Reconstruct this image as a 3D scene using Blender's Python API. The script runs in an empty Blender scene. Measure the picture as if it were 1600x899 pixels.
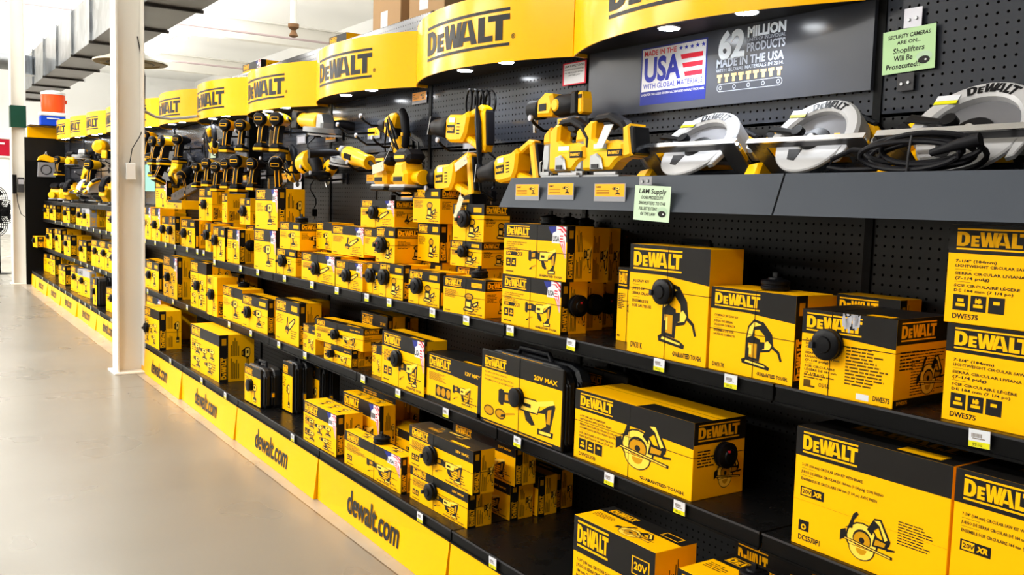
import bpy, math, random
from mathutils import Matrix, Vector, Euler
random.seed(7)
SC = bpy.context.scene
COL = SC.collection
PI = math.pi
R = math.radians

# ---------------------------------------------------------------- camera, world, lights, exposure
CAM_Z = 1.38
cd = bpy.data.cameras.new('camera')
cam = bpy.data.objects.new('camera', cd)
COL.objects.link(cam)
cd.sensor_width = 36.0
cd.lens = 36.0 * 1433.5 / 1600.0
cd.clip_start = 0.02
cd.clip_end = 200
yaw, pit, rol = -0.978156, -0.087245, 0.030508
fw = Vector((math.sin(yaw) * math.cos(pit), math.cos(yaw) * math.cos(pit), math.sin(pit)))
rt = fw.cross(Vector((0, 0, 1))).normalized()
up = rt.cross(fw)
rt2 = rt * math.cos(rol) + up * math.sin(rol)
up2 = -rt * math.sin(rol) + up * math.cos(rol)
cam.matrix_world = Matrix(((rt2.x, up2.x, -fw.x, 0), (rt2.y, up2.y, -fw.y, 0), (rt2.z, up2.z, -fw.z, CAM_Z), (0, 0, 0, 1)))
SC.camera = cam
SC.view_settings.view_transform = 'Standard'
SC.view_settings.look = 'None'
SC.view_settings.gamma = 1.0
SC.view_settings.use_curve_mapping = False
SC.view_settings.exposure = 0.0

w = bpy.data.worlds.new('world')
SC.world = w
w.use_nodes = True
w.node_tree.nodes['Background'].inputs[0].default_value = (0.93, 0.97, 1.0, 1)
w.node_tree.nodes['Background'].inputs[1].default_value = 0.12

def area(name, loc, rot, sx, sy, power, col=(1, 1, 1)):
    l = bpy.data.lights.new(name, 'AREA')
    l.shape = 'RECTANGLE'; l.size = sx; l.size_y = sy; l.energy = power; l.color = col
    o = bpy.data.objects.new(name, l); o.location = loc; o.rotation_euler = rot
    COL.objects.link(o)
    return o
# rows of fluorescent strips over the aisles, down light only
STRIPS = [(-1.3, -2.4), (-6.2, -2.4), (-11.1, -2.4), (-16.0, -2.4), (-3.0, -6.0), (-9.0, -6.0), (-15.0, -6.0), (-21.0, -2.4)]
for (x, y) in STRIPS:
    area('strip_light', (x, y, 4.30), (R(12), 0, 0), 3.6, 0.35, 190, (1.0, 0.97, 0.92))
for x in (-8, -14.5, -21, -28):  # added fill panels that whiten the ceiling, without fixtures of their own
    for y in (-5.0, 3.0):
        area('ceiling_fill', (x, y, 4.45), (PI, 0, 0), 6.0, 5.0, 540, (1.0, 0.98, 0.95))

# ---------------------------------------------------------------- materials
MATS = {}
def mat(name, col, rough=0.5, metal=0.0, spec=0.13, coat=0.0, emit=None, es=0.0, noise=0.0, nscale=8.0, bump=0.0, bscale=60.0):
    if name in MATS: return MATS[name]
    m = bpy.data.materials.new(name); m.use_nodes = True
    nt = m.node_tree; b = nt.nodes['Principled BSDF']
    b.inputs['Base Color'].default_value = (*col, 1)
    b.inputs['Roughness'].default_value = rough
    b.inputs['Metallic'].default_value = metal
    b.inputs['Specular IOR Level'].default_value = spec
    b.inputs['Coat Weight'].default_value = coat
    if emit:
        b.inputs['Emission Color'].default_value = (*emit, 1); b.inputs['Emission Strength'].default_value = es
    tc = nt.nodes.new('ShaderNodeTexCoord')
    n = nt.nodes.new('ShaderNodeTexNoise'); n.inputs['Scale'].default_value = nscale; n.inputs['Detail'].default_value = 4
    nt.links.new(tc.outputs['Object'], n.inputs['Vector'])
    if noise > 0:
        mx = nt.nodes.new('ShaderNodeMix'); mx.data_type = 'RGBA'
        mx.inputs['A'].default_value = (*[c * (1 - noise) for c in col], 1)
        mx.inputs['B'].default_value = (*[min(1, c * (1 + noise)) for c in col], 1)
        nt.links.new(n.outputs['Fac'], mx.inputs['Factor']); nt.links.new(mx.outputs['Result'], b.inputs['Base Color'])
    mr = nt.nodes.new('ShaderNodeMapRange')
    mr.inputs['To Min'].default_value = max(0.02, rough - 0.06); mr.inputs['To Max'].default_value = min(1, rough + 0.06)
    nt.links.new(n.outputs['Fac'], mr.inputs['Value']); nt.links.new(mr.outputs['Result'], b.inputs['Roughness'])
    if bump > 0:
        n2 = nt.nodes.new('ShaderNodeTexNoise'); n2.inputs['Scale'].default_value = bscale
        nt.links.new(tc.outputs['Object'], n2.inputs['Vector'])
        bp = nt.nodes.new('ShaderNodeBump'); bp.inputs['Strength'].default_value = bump; bp.inputs['Distance'].default_value = 0.002
        nt.links.new(n2.outputs['Fac'], bp.inputs['Height']); nt.links.new(bp.outputs['Normal'], b.inputs['Normal'])
    MATS[name] = m
    return m
YEL = mat('carton_yellow', (1.0, 0.47, 0.0), 0.5, spec=0.07, noise=0.03, nscale=5)
INK = mat('carton_black', (0.010, 0.009, 0.008), 0.45, noise=0.15)
INK2 = mat('print_brown', (0.10, 0.05, 0.003), 0.5)
MID = mat('print_amber', (0.55, 0.26, 0.0), 0.5)
HI = mat('print_pale', (1.0, 0.62, 0.06), 0.5)
FLY = mat('flap_yellow', (0.90, 0.58, 0.0), 0.5)
WHT = mat('print_white', (0.66, 0.66, 0.68), 0.5)
RED = mat('print_red', (0.62, 0.02, 0.04), 0.5)
BLU = mat('print_blue', (0.02, 0.03, 0.22), 0.5)
SIL = mat('print_silver', (0.42, 0.42, 0.46), 0.35, metal=0.3)
BLK = mat('black_plastic', (0.004, 0.004, 0.005), 0.36, spec=0.12)
BLK2 = mat('rubber_grip', (0.006, 0.006, 0.008), 0.5, spec=0.12)
CASEB = mat('moulded_case', (0.007, 0.008, 0.010), 0.42, spec=0.3, bump=0.2, bscale=300)
TY = mat('tool_yellow', (1.0, 0.50, 0.0), 0.3, spec=0.25)
GRY = mat('cast_aluminium', (0.34, 0.35, 0.36), 0.38, metal=0.85)
LGY = mat('silver_paint', (0.46, 0.46, 0.47), 0.35, metal=0.2, spec=0.4)
CHR = mat('steel', (0.62, 0.62, 0.62), 0.22, metal=1.0)
DGY = mat('dark_grey_plastic', (0.035, 0.035, 0.038), 0.4)
SHF = mat('shelf_black', (0.005, 0.005, 0.005), 0.28, spec=0.22, noise=0.3, nscale=12)
EDG = mat('shelf_edge_black', (0.0035, 0.0035, 0.0035), 0.4, spec=0.06)
TRAY = mat('ledge_charcoal', (0.042, 0.050, 0.064), 0.5)
PCARD = mat('card_yellow', (1.0, 0.40, 0.01), 0.35)
GPH = mat('graphic_panel_grey', (0.045, 0.050, 0.065), 0.22, spec=0.35)
HDR = mat('header_yellow', (1.0, 0.48, 0.0), 0.16, spec=0.25)
HDRU = mat('header_soffit_black', (0.006, 0.006, 0.007), 0.6)
KICK = mat('kick_yellow', (1.0, 0.46, 0.0), 0.35, spec=0.08)
LOGO = mat('logo_black', (0.012, 0.011, 0.010), 0.35, spec=0.12)
CREAM = mat('cream_paint', (0.80, 0.77, 0.70), 0.5, noise=0.05, nscale=3, bump=0.2, bscale=30)
CARD = mat('brown_cardboard', (0.42, 0.26, 0.13), 0.7, noise=0.08)
CARDD = mat('brown_cardboard_inside', (0.22, 0.12, 0.06), 0.8)
GREEN = mat('green_paper', (0.40, 0.60, 0.31), 0.4)
GREEN2 = mat('pale_green_paper', (0.52, 0.66, 0.47), 0.4)
MINT = mat('mint_paper', (0.22, 0.55, 0.42), 0.5)
DGRN = mat('dark_green_band', (0.008, 0.05, 0.03), 0.4)
TAGW = mat('tag_white', (0.62, 0.64, 0.68), 0.4)
TAGY = mat('tag_yellow', (0.65, 0.62, 0.01), 0.4)
TAN = mat('card_tag_cream', (0.62, 0.56, 0.38), 0.6)
ORG = mat('orange_cooler', (0.9, 0.09, 0.015), 0.3)
BLUC = mat('blue_cooler', (0.01, 0.06, 0.55), 0.3)
REDC = mat('red_cooler', (0.42, 0.01, 0.03), 0.3)
WPL = mat('white_plastic', (0.82, 0.82, 0.80), 0.35)
CEIL = mat('ceiling_white', (0.92, 0.92, 0.90), 0.8)
WALLM = mat('wall_white', (0.88, 0.88, 0.86), 0.8)
NEARW = mat('blocking_wall_grey', (0.42, 0.41, 0.39), 0.9)  # for the added blocking wall, toned to limit bounce light
BEAM = mat('beam_white', (0.78, 0.76, 0.70), 0.6)
PIPEP = mat('conduit_mauve', (0.50, 0.40, 0.40), 0.4)
LED = mat('led_lens', (1, 1, 1), 0.3, emit=(0.92, 0.96, 1.0), es=45.0)
TUBE = mat('fluorescent_tube', (1, 1, 1), 0.3, emit=(1.0, 0.98, 0.94), es=5.0)
PKT = mat('clear_pocket', (0.22, 0.22, 0.24), 0.15, spec=0.5, coat=0.4)
BRZ = mat('diffuser_bronze', (0.24, 0.16, 0.05), 0.5, metal=0.2)
BRZD = mat('diffuser_dark', (0.035, 0.025, 0.01), 0.5)

def node_mat(name):
    m = bpy.data.materials.new(name); m.use_nodes = True
    return m, m.node_tree, m.node_tree.nodes['Principled BSDF']
def math_node(nt, op, a=None, b=None, va=0.0, vb=0.0):
    n = nt.nodes.new('ShaderNodeMath'); n.operation = op
    if a is not None: nt.links.new(a, n.inputs[0])
    else: n.inputs[0].default_value = va
    if b is not None: nt.links.new(b, n.inputs[1])
    else: n.inputs[1].default_value = vb
    return n.outputs[0]
def peg_material(name, col, rough, pitch=0.0254, hole=0.0036):
    m, nt, b = node_mat(name)
    tc = nt.nodes.new('ShaderNodeTexCoord'); sx = nt.nodes.new('ShaderNodeSeparateXYZ')
    nt.links.new(tc.outputs['Object'], sx.inputs[0])
    s = math_node(nt, 'ADD', sx.outputs['X'], sx.outputs['Y'])
    d = []
    for o in (s, sx.outputs['Z']):
        v = math_node(nt, 'DIVIDE', o, None, vb=pitch)
        v = math_node(nt, 'FRACT', v)
        v = math_node(nt, 'SUBTRACT', v, None, vb=0.5)
        v = math_node(nt, 'MULTIPLY', v, None, vb=pitch)
        d.append(math_node(nt, 'POWER', math_node(nt, 'ABSOLUTE', v), None, vb=2.0))
    r2 = math_node(nt, 'ADD', d[0], d[1])
    r = math_node(nt, 'SQRT', r2)
    mask = math_node(nt, 'LESS_THAN', r, None, vb=hole)
    mx = nt.nodes.new('ShaderNodeMix'); mx.data_type = 'RGBA'
    mx.inputs['A'].default_value = (*col, 1); mx.inputs['B'].default_value = (0.0015, 0.0015, 0.0015, 1)
    nt.links.new(mask, mx.inputs['Factor']); nt.links.new(mx.outputs['Result'], b.inputs['Base Color'])
    inv = math_node(nt, 'SUBTRACT', None, mask, va=1.0)
    sp = math_node(nt, 'MULTIPLY', inv, None, vb=0.22)
    nt.links.new(sp, b.inputs['Specular IOR Level'])
    b.inputs['Roughness'].default_value = rough
    return m
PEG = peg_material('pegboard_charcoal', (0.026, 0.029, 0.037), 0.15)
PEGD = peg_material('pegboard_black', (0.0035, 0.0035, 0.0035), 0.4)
def slat_material():
    m, nt, b = node_mat('slatwall_charcoal')
    tc = nt.nodes.new('ShaderNodeTexCoord'); sx = nt.nodes.new('ShaderNodeSeparateXYZ')
    nt.links.new(tc.outputs['Object'], sx.inputs[0])
    v = math_node(nt, 'FRACT', math_node(nt, 'DIVIDE', sx.outputs['Z'], None, vb=0.04))
    g = math_node(nt, 'LESS_THAN', v, None, vb=0.16)
    mx = nt.nodes.new('ShaderNodeMix'); mx.data_type = 'RGBA'
    mx.inputs['A'].default_value = (0.024, 0.026, 0.034, 1); mx.inputs['B'].default_value = (0.004, 0.004, 0.004, 1)
    nt.links.new(g, mx.inputs['Factor']); nt.links.new(mx.outputs['Result'], b.inputs['Base Color'])
    n = nt.nodes.new('ShaderNodeTexNoise'); n.inputs['Scale'].default_value = 3
    mp = nt.nodes.new('ShaderNodeMapping'); mp.inputs['Scale'].default_value = (1, 1, 14)
    nt.links.new(tc.outputs['Object'], mp.inputs[0]); nt.links.new(mp.outputs[0], n.inputs['Vector'])
    bp = nt.nodes.new('ShaderNodeBump'); bp.inputs['Strength'].default_value = 0.5; bp.inputs['Distance'].default_value = 0.004
    nt.links.new(n.outputs['Fac'], bp.inputs['Height']); nt.links.new(bp.outputs['Normal'], b.inputs['Normal'])
    b.inputs['Roughness'].default_value = 0.2; b.inputs['Specular IOR Level'].default_value = 0.3
    return m
SLAT = slat_material()
def floor_material():
    m, nt, b = node_mat('polished_concrete')
    tc = nt.nodes.new('ShaderNodeTexCoord'); sx = nt.nodes.new('ShaderNodeSeparateXYZ')
    nt.links.new(tc.outputs['Object'], sx.inputs[0])
    n1 = nt.nodes.new('ShaderNodeTexNoise'); n1.inputs['Scale'].default_value = 0.7; n1.inputs['Detail'].default_value = 5; n1.inputs['Roughness'].default_value = 0.5
    cr = nt.nodes.new('ShaderNodeValToRGB')
    cr.color_ramp.elements[0].position = 0.22; cr.color_ramp.elements[0].color = (0.165, 0.152, 0.125, 1)
    cr.color_ramp.elements[1].position = 0.78; cr.color_ramp.elements[1].color = (0.255, 0.238, 0.203, 1)
    cr.color_ramp.interpolation = 'B_SPLINE'
    nm = nt.nodes.new('ShaderNodeMapping'); nm.inputs['Scale'].default_value = (1.0, 0.45, 1.0); nm.inputs['Rotation'].default_value = (0, 0, 0.25)
    nt.links.new(tc.outputs['Object'], nm.inputs[0]); nt.links.new(nm.outputs[0], n1.inputs['Vector'])
    nt.links.new(n1.outputs['Fac'], cr.inputs[0])
    n2 = nt.nodes.new('ShaderNodeTexNoise'); n2.inputs['Scale'].default_value = 4; n2.inputs['Detail'].default_value = 5
    nt.links.new(tc.outputs['Object'], n2.inputs['Vector'])
    cr2 = nt.nodes.new('ShaderNodeValToRGB')
    cr2.color_ramp.elements[0].position = 0.25; cr2.color_ramp.elements[0].color = (0.30, 0.265, 0.20, 1)
    cr2.color_ramp.elements[1].position = 0.7; cr2.color_ramp.elements[1].color = (0.38, 0.355, 0.30, 1)
    nt.links.new(n2.outputs['Fac'], cr2.inputs[0])
    strip = math_node(nt, 'GREATER_THAN', sx.outputs['Y'], None, vb=1.525)
    m1 = nt.nodes.new('ShaderNodeMix'); m1.data_type = 'RGBA'
    nt.links.new(strip, m1.inputs['Factor']); nt.links.new(cr.outputs[0], m1.inputs['A']); nt.links.new(cr2.outputs[0], m1.inputs['B'])
    # saw cut joints
    j1 = math_node(nt, 'LESS_THAN', math_node(nt, 'ABSOLUTE', math_node(nt, 'SUBTRACT', sx.outputs['Y'], None, vb=1.525)), None, vb=0.0035)
    j2 = math_node(nt, 'LESS_THAN', math_node(nt, 'ABSOLUTE', math_node(nt, 'ADD', sx.outputs['X'], None, vb=6.95)), None, vb=0.004)
    j = math_node(nt, 'MAXIMUM', j1, j2)
    m2 = nt.nodes.new('ShaderNodeMix'); m2.data_type = 'RGBA'
    nt.links.new(j, m2.inputs['Factor']); nt.links.new(m1.outputs['Result'], m2.inputs['A']); m2.inputs['B'].default_value = (0.10, 0.075, 0.05, 1)
    nt.links.new(m2.outputs['Result'], b.inputs['Base Color'])
    mr = nt.nodes.new('ShaderNodeMapRange'); mr.inputs['To Min'].default_value = 0.22; mr.inputs['To Max'].default_value = 0.36
    n3 = nt.nodes.new('ShaderNodeTexNoise'); n3.inputs['Scale'].default_value = 1.7; n3.inputs['Detail'].default_value = 2; nt.links.new(tc.outputs['Object'], n3.inputs['Vector'])
    nt.links.new(n3.outputs['Fac'], mr.inputs['Value']); nt.links.new(mr.outputs['Result'], b.inputs['Roughness'])
    b.inputs['Specular IOR Level'].default_value = 0.45
    return m
FLOOR = floor_material()
def galv_material():
    m, nt, b = node_mat('galvanised_steel')
    tc = nt.nodes.new('ShaderNodeTexCoord')
    v = nt.nodes.new('ShaderNodeTexVoronoi'); v.inputs['Scale'].default_value = 5
    nt.links.new(tc.outputs['Object'], v.inputs['Vector'])
    cr = nt.nodes.new('ShaderNodeValToRGB')
    cr.color_ramp.elements[0].color = (0.16, 0.17, 0.18, 1); cr.color_ramp.elements[1].color = (0.32, 0.34, 0.36, 1)
    nt.links.new(v.outputs['Color'], cr.inputs[0]); nt.links.new(cr.outputs[0], b.inputs['Base Color'])
    n = nt.nodes.new('ShaderNodeTexNoise'); n.inputs['Scale'].default_value = 1.6
    nt.links.new(tc.outputs['Object'], n.inputs['Vector'])
    bp = nt.nodes.new('ShaderNodeBump'); bp.inputs['Strength'].default_value = 0.6; bp.inputs['Distance'].default_value = 0.05
    nt.links.new(n.outputs['Fac'], bp.inputs['Height']); nt.links.new(bp.outputs['Normal'], b.inputs['Normal'])
    b.inputs['Metallic'].default_value = 0.9; b.inputs['Roughness'].default_value = 0.28
    return m
GALV = galv_material()

# ---------------------------------------------------------------- mesh builder
class MB:
    def __init__(s): s.v = []; s.f = []; s.m = []; s.mats = []; s.sm = []; s.T = Matrix.Identity(4)
    def mi(s, m):
        if m not in s.mats: s.mats.append(m)
        return s.mats.index(m)
    def add(s, vs, fs, m, smooth=False):
        n = len(s.v); T = s.T
        s.v += [tuple(T @ Vector(p)) for p in vs]
        k = s.mi(m)
        for f in fs: s.f.append([i + n for i in f]); s.m.append(k); s.sm.append(smooth)
        return s
    def box(s, x0, x1, y0, y1, z0, z1, m, bev=0.0):
        if bev <= 0:
            vs = [(x, y, z) for z in (z0, z1) for y in (y0, y1) for x in (x0, x1)]
            return s.add(vs, [(0, 2, 3, 1), (4, 5, 7, 6), (0, 1, 5, 4), (2, 6, 7, 3), (0, 4, 6, 2), (1, 3, 7, 5)], m)
        b = bev
        return s.prism([(x0 + b, z0), (x1 - b, z0), (x1, z0 + b), (x1, z1 - b), (x1 - b, z1), (x0 + b, z1), (x0, z1 - b), (x0, z0 + b)], y0, y1, m, b)
    def prism(s, poly, y0, y1, m, bev=0.0, smooth=False):
        """outline in x-z extruded along y, with bevelled rims"""
        a = sum(poly[i][0] * poly[(i + 1) % len(poly)][1] - poly[(i + 1) % len(poly)][0] * poly[i][1] for i in range(len(poly)))
        if a < 0: poly = poly[::-1]
        n = len(poly)
        def inset(b):
            out = []
            for i in range(n):
                p0, p1, p2 = poly[i - 1], poly[i], poly[(i + 1) % n]
                d1 = Vector((p1[0] - p0[0], p1[1] - p0[1])); d2 = Vector((p2[0] - p1[0], p2[1] - p1[1]))
                if d1.length < 1e-9 or d2.length < 1e-9: out.append(p1); continue
                d1.normalize(); d2.normalize()
                nn = Vector((-d1.y - d2.y, d1.x + d2.x))
                if nn.length < 1e-6: out.append(p1); continue
                nn.normalize(); c = max(0.5, nn.dot(Vector((-d1.y, d1.x))))
                out.append((p1[0] + nn.x * b / c, p1[1] + nn.y * b / c))
            return out
        if bev > 0:
            pi = inset(bev)
            rings = [(pi, y0), (poly, y0 + bev), (poly, y1 - bev), (pi, y1)]
        else: rings = [(poly, y0), (poly, y1)]
        vs = [(p[0], y, p[1]) for r, y in rings for p in r]
        fs = [list(range(n)), list(range((len(rings) - 1) * n, len(rings) * n))[::-1]]
        for k in range(len(rings) - 1):
            for i in range(n):
                j = (i + 1) % n
                fs.append((k * n + i, (k + 1) * n + i, (k + 1) * n + j, k * n + j))
        return s.add(vs, fs, m, smooth)
    def lathe(s, prof, m, axis='z', c=(0, 0, 0), seg=20):
        """prof: (t, r) along the axis"""
        vs = []; fs = []
        for t, r in prof:
            for k in range(seg):
                a = 2 * PI * k / seg; p, q = r * math.cos(a), r * math.sin(a)
                v = (p, q, t) if axis == 'z' else (q, t, p) if axis == 'y' else (t, p, q)
                vs.append((v[0] + c[0], v[1] + c[1], v[2] + c[2]))
        n = len(prof)
        for i in range(n - 1):
            for k in range(seg):
                j = (k + 1) % seg
                fs.append((i * seg + k, i * seg + j, (i + 1) * seg + j, (i + 1) * seg + k))
        fs.append(list(range(seg))[::-1]); fs.append([(n - 1) * seg + k for k in range(seg)])
        return s.add(vs, fs, m, True)
    def tube(s, pts, r, m, seg=7, closed=False):
        P = [Vector(p) for p in pts]; n = len(P); vs = []; fs = []
        prev = None
        for i in range(n):
            if closed: t = (P[(i + 1) % n] - P[i - 1])
            else: t = P[min(i + 1, n - 1)] - P[max(i - 1, 0)]
            t.normalize()
            a = Vector((0, 0, 1)) if prev is None else prev
            u = a - t * a.dot(t)
            if u.length < 1e-3: u = Vector((1, 0, 0)) - t * t.x
            if u.length < 1e-3: u = Vector((0, 1, 0))
            u.normalize(); prev = u; w_ = t.cross(u)
            rr = r[i] if isinstance(r, (list, tuple)) else r
            for k in range(seg):
                an = 2 * PI * k / seg
                vs.append(tuple(P[i] + u * rr * math.cos(an) + w_ * rr * math.sin(an)))
        for i in range(n if closed else n - 1):
            i2 = (i + 1) % n
            for k in range(seg):
                j = (k + 1) % seg
                fs.append((i * seg + k, i2 * seg + k, i2 * seg + j, i * seg + j))
        if not closed:
            fs.append(list(range(seg))); fs.append([(n - 1) * seg + k for k in range(seg)][::-1])
        return s.add(vs, fs, m, True)
    def flat(s, polys, fn, m):
        """2D polygons mapped into 3D by fn(u, v)"""
        for p in polys: s.add([fn(u, v) for u, v in p], [list(range(len(p)))], m)
        return s
    def build(s, name, parent=None):
        me = bpy.data.meshes.new(name)
        me.from_pydata(s.v, [], s.f)
        for m in s.mats: me.materials.append(m)
        me.polygons.foreach_set('material_index', s.m)
        me.polygons.foreach_set('use_smooth', s.sm)
        me.update()
        if any(s.sm):
            try: me.set_sharp_from_angle(angle=R(38))
            except Exception: pass
        o = bpy.data.objects.new(name, me)
        COL.objects.link(o)
        if parent: o.parent = parent
        return o

def tag(o, label=None, cat=None, group=None, kind=None):
    if label: o['label'] = label
    if cat: o['category'] = cat
    if group: o['group'] = group
    if kind: o['kind'] = kind
    return o
def thing(name, label, cat, loc=(0, 0, 0), rot=(0, 0, 0), group=None, scale=1.0):
    o = bpy.data.objects.new(name, None); COL.objects.link(o)
    o.location = loc; o.rotation_euler = rot; o.scale = (scale,) * 3 if isinstance(scale, (int, float)) else scale
    o.empty_display_size = 0.05
    return tag(o, label, cat, group)
def dup(root, loc, rot=None, label=None, group=None, scale=None):
    r = root.copy(); COL.objects.link(r); r.location = loc
    if rot is not None: r.rotation_euler = rot
    if scale: r.scale = (scale,) * 3 if isinstance(scale, (int, float)) else scale
    if label: r['label'] = label
    if group: r['group'] = group
    for ch in list(root.children):
        c = ch.copy(); COL.objects.link(c); c.parent = r
        for g in ch.children:
            d = g.copy(); COL.objects.link(d); d.parent = c
    return r

# ---------------------------------------------------------------- lettering
def rect(x0, x1, z0, z1): return [(x0, z0), (x1, z0), (x1, z1), (x0, z1)]
def ring(outer, inner):
    n = len(outer)
    return [[outer[i], outer[(i + 1) % n], inner[(i + 1) % n], inner[i]] for i in range(n)]
def logo_polys(bars=True, barseg=1):
    P = []
    P += ring([(0, 0), (.42, 0), (.62, .1), (.74, .3), (.74, .7), (.62, .9), (.42, 1), (0, 1)],
              [(.26, .22), (.37, .22), (.43, .27), (.46, .36), (.46, .64), (.43, .73), (.37, .78), (.26, .78)])
    P += [rect(.82, 1.04, 0, .76), rect(1.04, 1.28, 0, .19), rect(1.04, 1.25, .30, .46), rect(1.04, 1.28, .58, .76)]
    P += [[(1.30, 1), (1.45, 0), (1.72, 0), (1.79, .42), (1.79, .66), (1.70, 1), (1.64, .66), (1.60, .38), (1.53, 1)], [(1.79, .42), (1.86, 0), (2.13, 0), (2.28, 1), (2.05, 1), (1.98, .38), (1.94, .66), (1.88, 1), (1.70, 1), (1.79, .66)]]
    P += [[(2.08, 0), (2.34, 0), (2.54, 1), (2.34, 1)], [(2.74, 0), (3.0, 0), (2.74, 1), (2.54, 1)], rect(2.36, 2.72, .16, .34)]
    P += [rect(3.04, 3.30, 0, 1), rect(3.30, 3.62, 0, .23), rect(3.44, 4.22, .77, 1), rect(3.72, 3.98, 0, .77)]
    W = 4.22
    if bars:
        for z0, z1 in ((-.24, -.12), (1.12, 1.24)):
            for k in range(barseg): P.append(rect(W * k / barseg, W * (k + 1) / barseg, z0, z1))
    return P
LOGOP = logo_polys()
LOGOF = logo_polys(True, 10)
def put_logo(M, fn, x, z, h, m, bars=True, sx=1.0, vert=False, polys=None):
    """h = letter height; width = 4.22*h*sx"""
    Q = polys or (LOGOP if bars else logo_polys(False))
    if vert: M.flat([[(x - b * h, z + a * h * sx) for a, b in p] for p in Q], fn, m)
    else: M.flat([[(x + a * h * sx, z + b * h) for a, b in p] for p in Q], fn, m)
_txt = {}
def text_geo(s, bold=0.0, res=2):
    k = (s, bold, res)
    if k in _txt: return _txt[k]
    c = bpy.data.curves.new('t', 'FONT'); c.body = s; c.size = 1.0; c.offset = bold; c.resolution_u = res; c.fill_mode = 'BOTH'
    o = bpy.data.objects.new('t', c); COL.objects.link(o)
    bpy.context.view_layer.update()
    me = o.evaluated_get(bpy.context.evaluated_depsgraph_get()).to_mesh()
    vs = [tuple(v.co) for v in me.vertices]; fs = [tuple(p.vertices) for p in me.polygons]
    o.evaluated_get(bpy.context.evaluated_depsgraph_get()).to_mesh_clear()
    bpy.data.objects.remove(o); bpy.data.curves.remove(c)
    w_ = max([v[0] for v in vs] or [0])
    _txt[k] = (vs, fs, w_)
    return _txt[k]
def put_text(M, fn, s, x, z, h, m, sx=1.0, bold=0.01, width=None, align='l', skew=0.0, res=2):
    """h = cap height, x/z = left baseline"""
    vs, fs, W = text_geo(s, bold, res)
    k = h / 0.70
    if width: sx = width / max(W * k, 1e-6)
    if align == 'c': x -= W * k * sx / 2
    if align == 'r': x -= W * k * sx
    M.add([fn(x + v[0] * k * sx + v[1] * k * skew, z + v[1] * k) for v in vs], fs, m)
def circ(cx, cz, rx, rz, a0=0, a1=360, n=16):
    return [(cx + rx * math.cos(R(a0 + (a1 - a0) * k / n)), cz + rz * math.sin(R(a0 + (a1 - a0) * k / n))) for k in range(n + (0 if a1 - a0 == 360 else 1))]
def greek(M, fn, x, z, wd, ht, n, m, rng, fill=0.45):
    """illegible small print: n rows"""
    p = ht / n
    for i in range(n):
        zz = z + ht - (i + 1) * p; xx = x; end = x + wd * rng.uniform(.6, 1.0)
        while xx < end:
            L = rng.uniform(.8, 3.0) * p * 1.2
            M.flat([rect(xx, min(end, xx + L), zz, zz + p * fill)], fn, m); xx += L + p * .35

# ---------------------------------------------------------------- placement tables, metres
PANELPOS = ['behind the large corded circular saw', 'under the made in the USA graphic', 'behind the corded reciprocating saw', 'behind the sanders and the grinder', 'behind the hanging drills', 'left of the hanging drills', 'first section beyond the near white column', 'second section beyond the near white column', 'third section beyond the near white column', 'fourth section beyond the near white column', 'fifth section beyond the near white column', 'sixth section beyond the near white column', 'at the far end of the run']
POSTPOS = ['at the right edge of the picture', 'right of the USA graphic', 'left of the USA graphic', 'between the sanders and the corded saw', 'left of the sanders', 'left of the hanging drills', 'beside the near white column', 'first beyond the near white column', 'second beyond the near white column', 'third beyond the near white column', 'fourth beyond the near white column', 'fifth beyond the near white column', 'nearest the far end panel']
HDRPOS = ['nearest one above the USA graphic', 'second from the right with its whole logo readable', 'third from the right, below the cardboard boxes', 'fourth from the right', 'fifth from the right, below the small flag carton', 'sixth from the right, right of the near white column', 'partly hidden by the near white column', 'first one left of the near white column', 'second one left of the near white column', 'third one left of the near white column', 'leftmost one beside the end panel']
USA = (-2.408, -2.112, 1.785, 1.926)
MIL = (-2.065, -1.797, 1.752, 1.939)
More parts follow.
